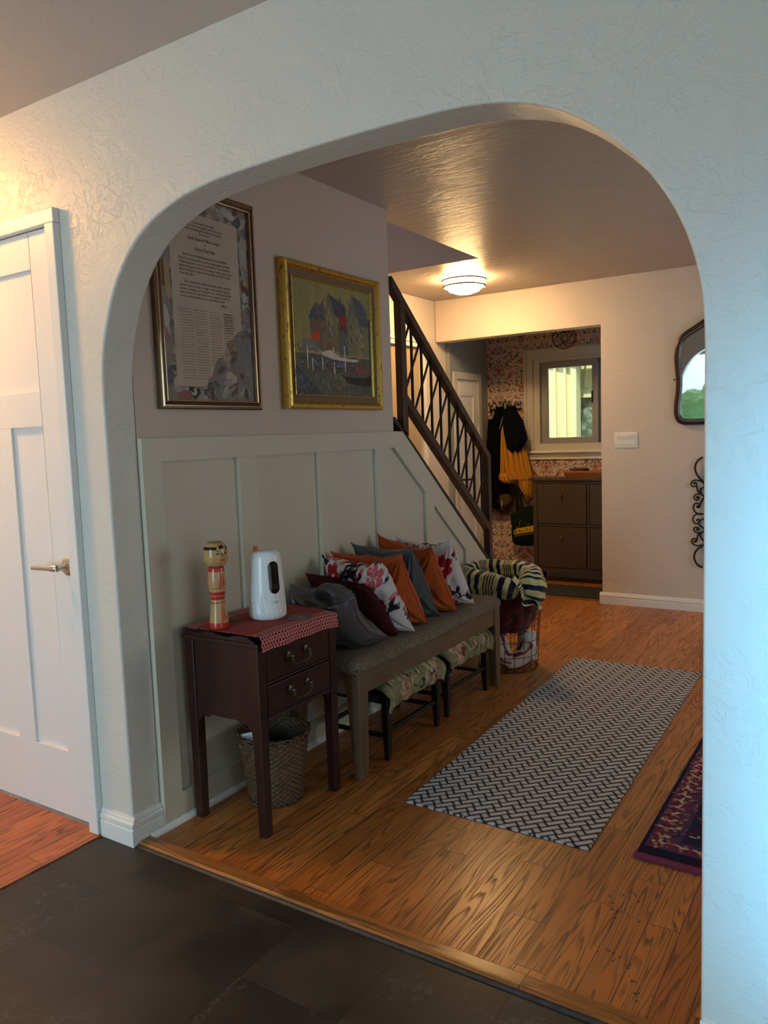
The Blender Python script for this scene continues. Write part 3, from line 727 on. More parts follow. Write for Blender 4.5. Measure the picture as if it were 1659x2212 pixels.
# ---------------------------------------------------------------- wallpaper behind the coats
def wallpaper():
    res = 0.003
    hw, hh = 0.225, 0.45
    t = Cv(hw, hh, res, srgbh(206, 182, 172))
    dk, gn, pk, br, tan = srgbh(58, 44, 42), srgbh(88, 90, 84), srgbh(196, 140, 124), srgbh(120, 66, 46), srgbh(196, 156, 112)
    R = random.Random(11)
    # stems
    t.line([(0.0, 0.0), (0.002, 0.10), (0.0, 0.22)], 0.005, gn)
    t.line(spiral(0.055, 0.10, 0.012, 0.06, 6.2, 2.6, 24), 0.004, dk)
    t.line(spiral(0.17, 0.30, 0.012, 0.055, -0.4, 4.6, 24), 0.004, dk)
    t.line(spiral(0.06, 0.36, 0.010, 0.055, 2.8, 7.4, 24), 0.004, dk)
    t.line(spiral(0.165, 0.06, 0.010, 0.05, 0.3, -4.4, 24), 0.004, dk)
    t.line([(0.0, 0.22), (0.05, 0.25), (0.12, 0.22), (0.2, 0.26), (0.225, 0.33)], 0.004, dk)
    t.line([(0.225, 0.0), (0.222, 0.09), (0.225, 0.16)], 0.005, gn)
    for k in range(190):
        x, y = R.random() * hw, R.random() * hh
        if 0.06 < x < 0.17 and 0.12 < y < 0.22: continue
        t.leaf(x, y, R.random() * 6.28, R.uniform(0.012, 0.026), R.uniform(0.005, 0.011), dk if R.random() < 0.62 else gn, 0.95)
    # flowers on the mirror axes
    for (fx, fy, r) in ((0.0, 0.05, 0.032), (0.225, 0.22, 0.036), (0.0, 0.28, 0.026)):
        for a in np.linspace(0, 2 * PI, 7)[:-1]: t.ell(fx + r * 0.6 * math.cos(a), fy + r * 0.6 * math.sin(a), r * 0.5, r * 0.4, a, pk if fy != 0.28 else tan)
        for a in np.linspace(0.4, 2 * PI + 0.4, 7)[:-1]: t.line([(fx, fy), (fx + r * math.cos(a), fy + r * math.sin(a))], 0.003, br)
        t.ell(fx, fy, r * 0.25, r * 0.25, 0, br)
    # bird
    t.poly([(0.075, 0.195), (0.092, 0.205), (0.106, 0.196), (0.120, 0.165), (0.145, 0.140), (0.125, 0.135), (0.098, 0.140), (0.082, 0.160)], srgbh(205, 138, 110))
    t.poly([(0.100, 0.180), (0.112, 0.180), (0.135, 0.150), (0.115, 0.150)], br)
    t.line([(0.120, 0.152), (0.165, 0.118)], 0.007, br); t.line([(0.075, 0.195), (0.064, 0.192)], 0.004, dk)
    t.line([(0.095, 0.205), (0.112, 0.195), (0.13, 0.17)], 0.004, br)
    full = np.concatenate([t.c[:, :-1], t.c[:, ::-1][:, :-1]], 1)[:-1]
    W = Cv(1.56, 2.43, res, (0, 0, 0))
    ix = (np.round(W.x / res).astype(int) + 35) % full.shape[1]; iy = (np.round(W.y / res).astype(int) + 40) % full.shape[0]
    W.c = full[iy][:, ix]
    X, Z = W.X - 1.06, W.Y
    P = np.stack([X, np.full(X.shape, YM - 0.0005), Z], -1)
    return P, W.c
P, C = wallpaper()
M_paper = painted('bird_and_vine_wallpaper', 0.75, 0.2)
# solid wall with the window hole, paper on its face
w = MB().box(-1.2, YM, 0, -0.60, YM + 0.12, H).box(0.632, YM, 0, 1.1, YM + 0.12, H).box(-0.60, YM, 0, 0.632, YM + 0.12, 1.15).box(-0.60, YM, 1.967, 0.632, YM + 0.12, H)
struct(w.build('wall_mudroom_back', M_grey, origin=(0, 0, 0)), 'mudroom back wall around the window', 'wall')
ny, nx = P.shape[:2]
def sub(name, x0, x1, z0, z1, lab):
    i = np.where((P[0, :, 0] >= x0) & (P[0, :, 0] <= x1))[0]; j = np.where((P[:, 0, 2] >= z0) & (P[:, 0, 2] <= z1))[0]
    return P[j[0]:j[-1] + 1, i[0]:i[-1] + 1], C[j[0]:j[-1] + 1, i[0]:i[-1] + 1]
wp = thing('wall_paper', 'pink wallpaper of birds and vines on the mudroom wall', 'wallpaper', (-0.3, YM, 0), kind='structure')
for (x0, x1, z0, z1) in ((-1.07, -0.62, 0, 2.43), (-0.622, 0.5, 0, 1.14), (-0.622, 0.5, 2.0, 2.43)):
    p, c_ = sub('x', x0, x1, z0, z1, '')
    grid('paper_sheet', p, c_, M_paper, wp, smooth=False)
w = MB().prism([(YM - a, z) for a, z in base_prof(0.018, 0.11)], 'x', -1.06, 1.0)
struct(w.build('baseboard_mudroom', M_trim, origin=(0, 0, 0)), 'white baseboard under the wallpaper behind the cabinet', 'baseboard')

# ---------------------------------------------------------------- shoe cabinet, tray and bowl
M_cab = wood('cabinet_brown_stain', (0.055, 0.036, 0.028), (0.080, 0.053, 0.042), 0.45, (6, 6, 30))
k_ = thing('shoe_cabinet', 'dark brown cabinet with four tip-out doors under the mudroom window', 'cabinet', (0.0, 4.94, 0))
YC, YE = 4.83, 5.045
MB().box(-0.55, YC - 0.012, 0.895, 0.50, YE, 0.918).build('top', M_cab, k_, bevel=0.002)
for (a, b_) in ((-0.515, -0.478), (0.43, 0.467)): MB().box(a, YC, 0.0, b_, YE, 0.895).build('side_panel', M_cab, k_, bevel=0.002)
MB().box(-0.478, YC + 0.004, 0.868, 0.43, YC + 0.03, 0.895).box(-0.478, YC + 0.004, 0.09, 0.43, YC + 0.03, 0.128).box(-0.478, YC + 0.004, 0.496, 0.43, YC + 0.03, 0.513).box(-0.032, YC + 0.004, 0.128, -0.010, YC + 0.03, 0.868).build('face_frame', M_cab, k_, bevel=0.002)
MB().box(-0.478, YE - 0.01, 0.09, 0.43, YE, 0.895).build('back_panel', M_cab, k_)
for (a, b_) in ((-0.475, -0.035), (-0.007, 0.427)):
    for (z0, z1, kz) in ((0.516, 0.865, 0.765), (0.131, 0.493, 0.395)):
        dr = MB().box(a + 0.0025, YC - 0.001, z0 + 0.0025, b_ - 0.0025, YC + 0.022, z1 - 0.0025).build('tip_out_door', M_cab, k_, bevel=0.0015)
        xc_ = (a + b_) / 2
        MB().lathe(xc_, kz, [(0.006, YC + 0.002), (0.006, YC - 0.010), (0.014, YC - 0.014), (0.015, YC - 0.022), (0.008, YC - 0.028)], 16, axis='y').build('knob', M_ring, dr, smooth=True)
M_wicker = NT('wicker_tray'); s = M_wicker.xyz()
wv = M_wicker.ma('MULTIPLY', M_wicker.ma('SINE', M_wicker.ma('MULTIPLY', s[0], 420.0)), M_wicker.ma('SINE', M_wicker.ma('MULTIPLY', s[2], 500.0)))
f = M_wicker.ramp(wv, [(0.3, 0), (0.7, 1)])
M_wicker = M_wicker.fin(M_wicker.mix(f, (0.24, 0.075, 0.015), (0.50, 0.19, 0.045)), 0.5, 0, M_wicker.bump(wv, 0.4, 0.003))
m = MB(); 
def ring_rect(m, o, i, z0, z1, o2):
    pass
tr = [(-0.215, 4.86, 0.23, 5.02), (-0.245, 4.845, 0.26, 5.035)]
z0, z1 = 0.918, 0.966
(a, b_, c_, d_), (e_, f_, g_, h_) = tr
t_ = 0.012
m.box(a, b_, z0, c_, d_, z0 + 0.008)
m.add([(a, b_, z0), (c_, b_, z0), (c_, d_, z0), (a, d_, z0), (e_, f_, z1), (g_, f_, z1), (g_, h_, z1), (e_, h_, z1),
       (a + t_, b_ + t_, z0), (c_ - t_, b_ + t_, z0), (c_ - t_, d_ - t_, z0), (a + t_, d_ - t_, z0), (e_ + t_, f_ + t_, z1), (g_ - t_, f_ + t_, z1), (g_ - t_, h_ - t_, z1), (e_ + t_, h_ - t_, z1)],
      [(0, 1, 5, 4), (1, 2, 6, 5), (2, 3, 7, 6), (3, 0, 4, 7), (8, 12, 13, 9), (9, 13, 14, 10), (10, 14, 15, 11), (11, 15, 12, 8), (4, 5, 13, 12), (5, 6, 14, 13), (6, 7, 15, 14), (7, 4, 12, 15)])
ty = thing('wicker_tray', 'shallow orange wicker tray on top of the brown cabinet', 'tray', (0.0, 4.94, 0.918))
m.build('basketwork', M_wicker, ty)
MB().tube([(e_ + 0.006, f_ + 0.006, z1), (g_ - 0.006, f_ + 0.006, z1), (g_ - 0.006, h_ - 0.006, z1), (e_ + 0.006, h_ - 0.006, z1)], 0.008, 8, True).build('rim', plain('wicker_rim', (0.42, 0.14, 0.035), 0.45, var=0.2), ty, smooth=True)
bw = MB().lathe(-0.125, 4.94, [(0.05, 0.927), (0.068, 0.932), (0.075, 0.960), (0.075, 0.994), (0.070, 0.996), (0.068, 0.965), (0.05, 0.94), (0.0, 0.937)], 32, caps=False).build('bowl', plain('redwood_bowl', (0.12, 0.035, 0.025), 0.4, var=0.15), None, smooth=True, angle=50)
tag(bw, 'round reddish brown bowl sitting in the wicker tray', 'bowl')

# ---------------------------------------------------------------- door mat
o = MB().box(-0.62, 4.30, 0.0, 0.30, 4.70, 0.010).build('door_mat', plain('charcoal_mat', (0.030, 0.030, 0.034), 0.95, var=0.35, vscale=300, bump=0.5, bscale=300), None, bevel=0.004)
tag(o, 'flat charcoal door mat in front of the brown cabinet', 'mat')

# ---------------------------------------------------------------- light switch, mirror, iron scroll
sw = thing('light_switch', 'white three gang light switch plate on the beige wall', 'light switch', (0.479, YB, 1.237))
MB().box(0.394, YB - 0.007, 1.181, 0.564, YB, 1.294).build('plate', M_trim, sw, bevel=0.004)
for xs in (0.433, 0.479, 0.525):
    MB().prism([(YB - 0.007, 1.205), (YB - 0.012, 1.205), (YB - 0.0085, 1.24), (YB - 0.014, 1.27), (YB - 0.007, 1.27)], 'x', xs - 0.0165, xs + 0.0165).build('rocker', M_doorw, sw)

mr = thing('wall_mirror', 'dark wooden framed mirror with wavy outline on the beige wall', 'mirror', (1.08, YB, 1.33))
half = [(1.08, 2.085), (1.02, 2.052), (0.96, 2.015), (0.905, 1.985), (0.862, 1.95), (0.835, 1.895), (0.824, 1.82), (0.828, 1.74), (0.836, 1.64), (0.832, 1.56), (0.822, 1.48), (0.822, 1.41), (0.838, 1.365), (0.872, 1.340), (0.93, 1.333), (1.08, 1.333)]
hp = [(p.x, p.y) for p in catmull([(x, z, 0) for x, z in half], 4)]
outer = hp + [(2.16 - x, z) for x, z in hp[::-1][1:-1]]
ctr = np.array((1.08, 1.70))
def inset(P, d):
    P = np.array(P); n = len(P); T = np.roll(P, -1, 0) - np.roll(P, 1, 0); N = np.stack([-T[:, 1], T[:, 0]], 1); N /= np.linalg.norm(N, axis=1)[:, None] + 1e-9
    sgn = np.sign(((ctr - P) * N).sum(1)); return P + N * sgn[:, None] * d
n = len(outer)
rings = [(outer, YB), (outer, YB - 0.022), (inset(outer, 0.012), YB - 0.032), (inset(outer, 0.036), YB - 0.030), (inset(outer, 0.044), YB - 0.012)]
vs = []; fs = []
lean = lambda z: -(z - 1.33) * math.tan(math.radians(1.6))
for P_, y in rings: vs += [(x, y + lean(z), z) for x, z in P_]
for i in range(len(rings) - 1):
    for k in range(n): fs.append((i * n + k, i * n + (k + 1) % n, (i + 1) * n + (k + 1) % n, (i + 1) * n + k))
MB().add(vs, fs).build('frame', wood('mirror_frame_wood', (0.035, 0.014, 0.010), (0.06, 0.026, 0.018), 0.3), mr, smooth=True, angle=50)
gl = inset(outer, 0.043)
MB().add([(x, YB - 0.014 + lean(z), z) for x, z in gl], [tuple(range(n))]).build('glass', plain('mirror_silver', (0.88, 0.92, 0.90), 0.02, 1.0, var=0.01), mr)
MB().tube([(0.829, YB - 0.012, 1.655), (0.817, YB - 0.012, 1.655)], 0.005, 8).build('screw', M_black, mr)

sc_ = thing('iron_wall_scroll', 'black wrought iron scroll ornament on the wall below the mirror', 'wall ornament', (1.075, YB, 0.33))
CX = 1.03
def trace(pts, r=0.0052):
    out = [(0.962 + (a / 7.37 - 62) * 0.00306, 1.0 - (b / 7.37 - 60) * 0.0033) for a, b in pts]
    for mir in (False, True):
        q = [((2 * CX - x) if mir else x, YB - 0.022, z) for x, z in out]
        MB().tube(catmull(q, 5), r, 8).build('scroll', M_black, sc_, smooth=True)
trace([(585, 206), (520, 245), (475, 310), (462, 385), (485, 460), (530, 525), (585, 580), (640, 640)], 0.0068)
trace([(640, 640), (575, 595), (520, 572), (455, 567), (410, 595), (402, 635), (430, 668), (475, 655), (490, 625), (470, 603), (450, 612)])
trace([(490, 630), (490, 670), (505, 730), (545, 780), (640, 830)])
trace([(640, 660), (575, 690), (550, 712), (548, 750), (572, 795)])
trace([(640, 850), (560, 790), (510, 785), (465, 800), (448, 840), (470, 875), (510, 878), (530, 850), (515, 828), (495, 838)])
trace([(640, 800), (575, 880), (545, 945), (540, 985), (515, 1000), (495, 985), (510, 965)])
trace([(540, 975), (535, 955), (500, 930), (455, 945), (437, 1000), (460, 1060), (510, 1090), (640, 1100)])
trace([(640, 1100), (500, 1105), (445, 1140), (430, 1200), (460, 1245), (510, 1250), (540, 1215), (525, 1183), (500, 1195)])
trace([(540, 1200), (640, 1160)])
trace([(515, 1250), (545, 1285), (640, 1350)])
trace([(640, 1370), (555, 1390), (500, 1395), (460, 1375), (450, 1335), (480, 1310), (520, 1325), (522, 1352), (500, 1355)])
trace([(640, 1360), (530, 1415), (505, 1460), (500, 1505), (485, 1540)])
trace([(640, 1590), (570, 1592), (500, 1605), (440, 1585), (412, 1540), (430, 1500), (475, 1495), (495, 1525), (475, 1550), (455, 1538)])
trace([(550, 1400), (548, 1450), (575, 1495), (640, 1540)])
trace([(640, 1560), (575, 1610), (510, 1660), (465, 1730), (455, 1800), (480, 1870), (520, 1920), (590, 1950)], 0.0068)
for (a_, b_) in ((452, 612), (497, 838), (508, 982), (502, 1197), (500, 1350), (462, 1538)):
    for mir in (False, True):
        x = 0.962 + (a_ / 7.37 - 62) * 0.00306; z = 1.0 - (b_ / 7.37 - 60) * 0.0033
        MB().ell(((2 * CX - x) if mir else x, YB - 0.022, z), (0.009, 0.008, 0.009), 12, 8).build('scroll_bead', M_black, sc_, smooth=True)
MB().box(CX - 0.005, YB - 0.026, 0.335, CX + 0.005, YB - 0.018, 1.105).build('spine', M_black, sc_)
for z in (0.45, 0.98): MB().box(CX - 0.004, YB - 0.022, z, CX + 0.004, YB, z + 0.01).build('bracket', M_black, sc_)
# ---------------------------------------------------------------- sewing table with cloth
M_mahog = wood('mahogany', (0.016, 0.004, 0.003), (0.042, 0.011, 0.007), 0.33, (5, 5, 1.4))
M_brass = plain('aged_brass', (0.115, 0.09, 0.06), 0.42, 0.9, var=0.2, vscale=80)
t_ = thing('side_table', 'dark mahogany two drawer side table under the red cloth', 'side table', (0.2, 0.455, 0))
XF, X0, Y0, Y1 = 0.372, 0.032, 0.240, 0.672
def leg_(x0, y0, x1, y1, sx, sy):
    b_ = (x0 + (0.004 if sx < 0 else 0.0), y0 + (0.004 if sy > 0 else 0), x1 - (0.004 if sx > 0 else 0.0), y1 - 0.0)
    return MB().taper((x0 + 0.003, y0 + 0.003, x1 - 0.003, y1 - 0.003), (x0, y0, x1, y1), 0.0, 0.655)
lw = 0.042
for (a, b_) in ((X0, Y0), (X0, Y1 - lw), (XF - lw, Y0), (XF - lw, Y1 - lw)):
    MB().taper((a + 0.004, b_ + 0.004, a + lw - 0.004, b_ + lw - 0.004), (a, b_, a + lw, b_ + lw), 0.0, 0.652).build('leg', M_mahog, t_, bevel=0.003)
def scallop(u0, u1, z):
    w_ = u1 - u0
    return [(u0, z + 0.0), (u0, z - 0.055), (u0 + 0.006, z - 0.03), (u0 + 0.02, z - 0.012), (u0 + 0.038, z - 0.008), (u0 + 0.048, z - 0.012), (u0 + 0.06, z),
            (u1 - 0.06, z), (u1 - 0.048, z - 0.012), (u1 - 0.038, z - 0.008), (u1 - 0.02, z - 0.012), (u1 - 0.006, z - 0.03), (u1, z - 0.055), (u1, z)]
for yy in (Y0 + 0.006, Y1 - 0.018):
    p = scallop(X0 + lw, XF - lw, 0.392)
    MB().prism(p[1:-1] + [(XF - lw, 0.392), (XF - lw, 0.652), (X0 + lw, 0.652), (X0 + lw, 0.392)], 'y', yy, yy + 0.012).build('side_panel', M_mahog, t_)
MB().box(X0 + 0.006, Y0 + lw, 0.392, X0 + 0.016, Y1 - lw, 0.652).build('back_panel', M_mahog, t_)
MB().box(XF - 0.03, Y0 + lw, 0.392, XF - 0.004, Y1 - lw, 0.408).box(XF - 0.03, Y0 + lw, 0.516, XF - 0.004, Y1 - lw, 0.524).box(XF - 0.03, Y0 + lw, 0.640, XF - 0.004, Y1 - lw, 0.652).build('drawer_rail', M_mahog, t_, bevel=0.002)
MB().box(XF - 0.012, Y0 + lw - 0.005, 0.397, XF + 0.004, Y1 - lw + 0.005, 0.405).build('lower_moulding', M_mahog, t_, bevel=0.002)
for sy in (Y0 + lw, Y1 - lw - 0.02):
    q = [(sy, 0.392), (sy + 0.02, 0.392), (sy + (0.006 if sy < 0.4 else 0.014), 0.375), (sy + (0.0 if sy < 0.4 else 0.02), 0.345)]
    MB().prism(q, 'x', XF - 0.03, XF - 0.01).build('corner_bracket', M_mahog, t_)
for (z0, z1, zc) in ((0.526, 0.640, 0.592), (0.410, 0.514, 0.472)):
    dr = MB().box(XF - 0.02, Y0 + lw + 0.002, z0 + 0.001, XF - 0.002, Y1 - lw - 0.002, z1 - 0.001).build('drawer', M_mahog, t_, bevel=0.002)
    hd = MB()
    for yy in (0.398, 0.492):
        hd.lathe(yy, zc, [(0.0145, XF - 0.002), (0.0145, XF + 0.002), (0.009, XF + 0.004), (0.005, XF + 0.007), (0.005, XF + 0.016), (0.008, XF + 0.018), (0.006, XF + 0.024)], 18, axis='x')
    hd.tube(catmull([(XF + 0.016, 0.398, zc - 0.004), (XF + 0.020, 0.399, zc - 0.02), (XF + 0.021, 0.412, zc - 0.028), (XF + 0.021, 0.422, zc - 0.032), (XF + 0.021, 0.468, zc - 0.032), (XF + 0.021, 0.478, zc - 0.028), (XF + 0.020, 0.491, zc - 0.02), (XF + 0.016, 0.492, zc - 0.004)], 3), 0.0028, 8)
    hd.build('handle', M_brass, dr, smooth=True, angle=50)
MB().box(X0 - 0.004, Y0 - 0.006, 0.652, XF + 0.006, Y1 + 0.006, 0.668).build('tabletop', M_mahog, t_, bevel=0.004)
# gallery rail: wavy on both short sides, plain at the back
for yy in (Y0 - 0.002, Y1 - 0.008):
    up = [(X0, 0.668), (X0, 0.690)]
    for k in range(1, 12):
        x = X0 + (XF - X0 - 0.05) * k / 12
        up.append((x, 0.684 + 0.005 * math.cos(k * 1.15)))
    up += [(XF - 0.04, 0.688), (XF - 0.02, 0.676), (XF - 0.004, 0.668)]
    MB().prism(up, 'y', yy, yy + 0.010).build('gallery', M_mahog, t_, bevel=0.001)

def cloth():
    res = 0.0016
    Ly, back, drop = 0.424, 0.034, 0.046
    top = XF + 0.012 - back
    L = top + drop
    c = Cv(Ly, L, res, srgbh(132, 30, 36))
    X, Y = c.X, c.Y                     # X along y axis of the table, Y from wall to front and down
    cream, red = srgbh(212, 160, 150), srgbh(128, 26, 34)
    bands = [(0.0, 0.052), (L - 0.090, L)]
    fine = np.sin(X * 2 * PI / 0.011 + np.sin(Y * 2 * PI / 0.011)) * np.sin(Y * 2 * PI / 0.008)
    m = (fine > 0.25)
    c.c = np.where(m[..., None], srgbh(196, 120, 112), red)
    for (a, b_) in bands:
        k = (Y >= a) & (Y <= b_)
        u = (X / 0.0145) % 1 - 0.5; v = (Y - a) / (b_ - a) - 0.5
        wob = 0.30 + 0.17 * np.cos(v * PI * 2 * 2 * (b_ - a) / 0.05)
        edge = np.abs(np.abs(u) - wob) < 0.085
        dot = ((u * 0.0145) ** 2 + ((((v * (b_ - a)) / 0.012) % 1 - 0.5) * 0.012) ** 2) < 0.0021 ** 2
        pat = edge | dot
        c.c[k] = np.where(pat[..., None], cream, red)[k]
        for e_ in (a, b_):
            kk = np.abs(Y - e_) < 0.002
            c.c[kk] = srgbh(190, 110, 104)
    # drape
    yy = Y0 + 0.004 + X
    s = Y
    r = 0.012
    x = np.where(s < top - r, back + s, 0.0); z = np.full(s.shape, 0.6935)
    a = np.clip((s - (top - r)) / (r * 1.57), 0, 1) * PI / 2
    bend = s >= top - r
    over = np.maximum(s - (top - r) - r * 1.57, 0)
    x = np.where(bend, back + top - r + r * np.sin(a) + 0.003 + over * 0.08, x)
    z = np.where(bend, 0.6935 - r + r * np.cos(a) - over, z)
    wave = 0.003 * np.sin(X * 55 + 1) * np.clip((s - 0.2) / 0.15, 0, 1)
    x = x + wave * 0.8
    z = z + 0.0012 * np.sin(X * 40) * np.sin(s * 35) - 0.010 * np.clip((X - 0.30) / 0.12, 0, 1) ** 2 * np.clip((s - 0.25) / 0.1, 0, 1)
    return np.stack([x, yy, z], -1), c.c
P, C = cloth()
o = grid('table_cloth', P, C, painted('red_printed_cloth', 0.85, 0.15, 0.25, 900))
sd = o.modifiers.new('thick', 'SOLIDIFY'); sd.thickness = 0.0016; sd.offset = 1
tag(o, 'red and cream patterned cloth draped over the side table', 'tablecloth')
TZ = 0.6955

# ---------------------------------------------------------------- wooden doll
def doll():
    cx, cy, z0 = 0.172, 0.276, TZ
    k = 0.302 / 1.0
    body = [(0.0, 0.0), (0.108, 0.0), (0.112, 0.02), (0.110, 0.06), (0.104, 0.10), (0.092, 0.20), (0.083, 0.28), (0.081, 0.33), (0.084, 0.37), (0.092, 0.42), (0.101, 0.50), (0.103, 0.56), (0.097, 0.63), (0.090, 0.68), (0.086, 0.70), (0.0, 0.70)]
    d = thing('wooden_doll', 'cylindrical wooden folk doll with painted face standing on the red cloth', 'doll', (cx, cy, z0))
    tan, red, dk = srgbh(188, 146, 96), srgbh(186, 44, 40), srgbh(28, 22, 20)
    nz, nt = 160, 120
    def surf(prof, nz, paint):
        r = [p[0] for p in prof]; z = [p[1] for p in prof]
        L = np.concatenate([[0], np.cumsum(np.hypot(np.diff(r), np.diff(z)))]); s = np.linspace(0, L[-1], nz)
        R = np.interp(s, L, r) * k; Z = np.interp(s, L, z) * k
        for _ in range(2): R[1:-1] = (R[:-2] + 2 * R[1:-1] + R[2:]) / 4
        th = np.linspace(0, 2 * PI, nt, endpoint=False)
        P = np.stack([cx + R[:, None] * np.cos(th), cy + R[:, None] * np.sin(th), z0 + np.repeat(Z[:, None], nt, 1)], -1)
        T, ZZ = np.meshgrid(th, Z / k)
        C = np.empty(P.shape); C[:] = tan
        g = 1 + 0.14 * (fbm(T * 3, ZZ * 4, 3) - 0.5); C *= g[..., None]
        paint(T, ZZ, C); return P, C
    face = math.radians(-12)      # the doll looks along the hall
    def pb(T, Z, C):
        for (a, b_) in ((0.0, 0.075), (0.335, 0.375), (0.385, 0.425), (0.655, 0.70)):
            C[(Z >= a) & (Z <= b_)] = red
        for z in (0.465, 0.300): C[np.abs(Z - z) < 0.004] = srgbh(120, 70, 40)
        D = (T - face + PI) % (2 * PI) - PI
        for base in (0.10, 0.49):
            for j in range(7):
                zc = base + 0.025 * j; wdt = 0.50 * (1 - j / 9)
                dz = Z - (zc + 0.045 * D / 0.9)
                C[(np.abs(D) < wdt) & (np.abs(dz) < 0.006 + 0.003 * (1 - np.abs(D) / wdt)) & (np.abs(D) > 0.02)] = red
        C[(np.abs(Z - 0.60) < 0.004) & (np.abs(D) < 0.3)] = red
    P, C = surf(body, nz, pb)
    mt = painted('doll_lacquer', 0.22, 0.5)
    grid('body', P, C, mt, d, wrap_u=True)
    head = [(0.0, 0.70), (0.06, 0.70), (0.105, 0.725), (0.132, 0.77), (0.138, 0.82), (0.137, 0.87), (0.128, 0.92), (0.105, 0.965), (0.07, 0.99), (0.0, 1.0)]
    def ph(T, Z, C):
        D = (T - face + PI) % (2 * PI) - PI
        band = (Z > 0.905 - 0.0 * D) & (Z < 0.938) & (np.abs(D) > 0.42)
        C[band] = dk
        C[(Z > 0.915) & (Z < 0.955) & (np.abs(D) < 0.26)] = dk
        C[(np.abs(Z - 0.985) < 0.006)] = srgbh(150, 90, 60)
        for sgn in (-1, 1):
            e = D - sgn * 0.38
            C[(np.abs(e) < 0.13) & (np.abs(Z - 0.862) < 0.010)] = dk
            C[(np.abs(e) < 0.17) & (np.abs(Z - (0.893 - 0.3 * e * e)) < 0.004)] = dk
        C[(np.abs(np.abs(D) - 0.05 - (0.86 - Z) * 0.9) < 0.022) & (Z > 0.825) & (Z < 0.872)] = dk
        C[(np.abs(D) < 0.24) & (np.abs(Z - (0.785 + 0.32 * D * D)) < 0.006)] = red
    P, C = surf(head, 90, ph)
    grid('head', P, C, mt, d, wrap_u=True)
doll()

# ---------------------------------------------------------------- pet treat camera
def pet_camera():
    cx, cy, z0 = 0.215, 0.478, TZ
    d = thing('pet_camera', 'white rounded pet camera with black oval window on the red cloth', 'pet camera', (cx, cy, z0))
    M_w = plain('white_glossy_plastic', (0.80, 0.82, 0.83), 0.25, var=0.01)
    prof = [(0.062, 0.0), (0.0665, 0.006), (0.0675, 0.02), (0.0655, 0.07), (0.061, 0.14), (0.0565, 0.205), (0.054, 0.225), (0.048, 0.2375), (0.038, 0.2425), (0.0, 0.2435)]
    r = [p[0] for p in prof]; z = [p[1] for p in prof]
    L = np.concatenate([[0], np.cumsum(np.hypot(np.diff(r), np.diff(z)))]); s = np.linspace(0, L[-1], 120)
    R = np.interp(s, L, r); Z = np.interp(s, L, z)
    for _ in range(3): R[1:-1] = (R[:-2] + 2 * R[1:-1] + R[2:]) / 4
    th = np.linspace(0, 2 * PI, 192, endpoint=False)
    RR = np.repeat(R[:, None], len(th), 1)
    fl = np.clip(1 - np.abs(Z - 0.045) / 0.052, 0, 1)[:, None]
    tw = th[None, :] + 3.0 * Z[:, None]
    saw = ((tw * 22 / (2 * PI)) % 1)
    RR = RR - 0.0022 * saw * np.minimum(1, fl * 2.5)
    P = np.stack([cx + RR * np.cos(th), cy + RR * np.sin(th), z0 + np.repeat(Z[:, None], len(th), 1)], -1)
    grid('body', P, None, M_w, d, wrap_u=True)
    fd = Vector((0.93, -0.37, 0)).normalized(); fu = Vector((-fd.y, fd.x, 0))
    # lens window wrapped on the body, facing the hall
    def rad(zz): return float(np.interp(zz, z, r))
    def patch(w_, h_, zc, lift, n=28):
        vs = []; per = []
        for k in range(n):
            a = 2 * PI * k / n
            u = w_ / 2 * math.cos(a); v = (h_ - w_) / 2 * (1 if math.sin(a) > 0 else -1) + w_ / 2 * math.sin(a)
            per.append((u, v))
        rows = []
        vs.append((0, 0))
        allp = [(0.0, 0.0)] + [(u * q, v * q) for q in (0.33, 0.66, 1.0) for (u, v) in per]
        V = []
        for (u, v) in allp:
            zz = zc + v; rr = rad(zz) + lift; an = u / rr
            dv = fd * math.cos(an) + fu * math.sin(an)
            V.append((cx + dv.x * rr, cy + dv.y * rr, z0 + zz))
        F = [(0, 1 + k, 1 + (k + 1) % n) for k in range(n)]
        for q in range(2): F += [(1 + q * n + k, 1 + (q + 1) * n + k, 1 + (q + 1) * n + (k + 1) % n, 1 + q * n + (k + 1) % n) for k in range(n)]
        return MB().add(V, F)
    patch(0.047, 0.122, 0.150, 0.0003).build('window_rim', plain('rim_plastic', (0.72, 0.73, 0.73), 0.3, var=0.01), d, smooth=True)
    pw = patch(0.041, 0.115, 0.150, 0.0012).build('lens_window', plain('black_gloss', (0.004, 0.004, 0.005), 0.08, var=0.0), d, smooth=True)
    patch(0.021, 0.0212, 0.119, 0.0020).build('lens', plain('lens_black', (0.001, 0.001, 0.001), 0.3, var=0.0), pw, smooth=True)
    patch(0.003, 0.0031, 0.082, 0.0008, 10).build('status_dot', M_black, d, smooth=True)
    fo = fd * (rad(0.064) + 0.0012)
    lettering('lettering', [('eufy', 0, 0, 0.0145, 'CENTER', 0.0), ('pet', 0, -0.006, 0.004, 'CENTER', 0.0)], plain('grey_print', (0.30, 0.31, 0.32), 0.5, var=0.0), d,
              (cx + fo.x, cy + fo.y, z0 + 0.060), fu, (0, 0, 1), fd)
    MB().prism([(-0.0085, 0.0), (0.0085, 0.0), (0.0085, 0.018), (0.006, 0.021), (-0.006, 0.021), (-0.0085, 0.018)], 'x', -0.0012, 0.0012).build(
        'pull_tab', plain('orange_tab', (0.72, 0.14, 0.03), 0.5, var=0.03), d, fn=lambda v: np.stack([cx - 0.016 + v[:, 1] * 0.8 + v[:, 0], cy - 0.032 + v[:, 1] * 0.55, z0 + 0.240 + v[:, 2]], 1))
pet_camera()

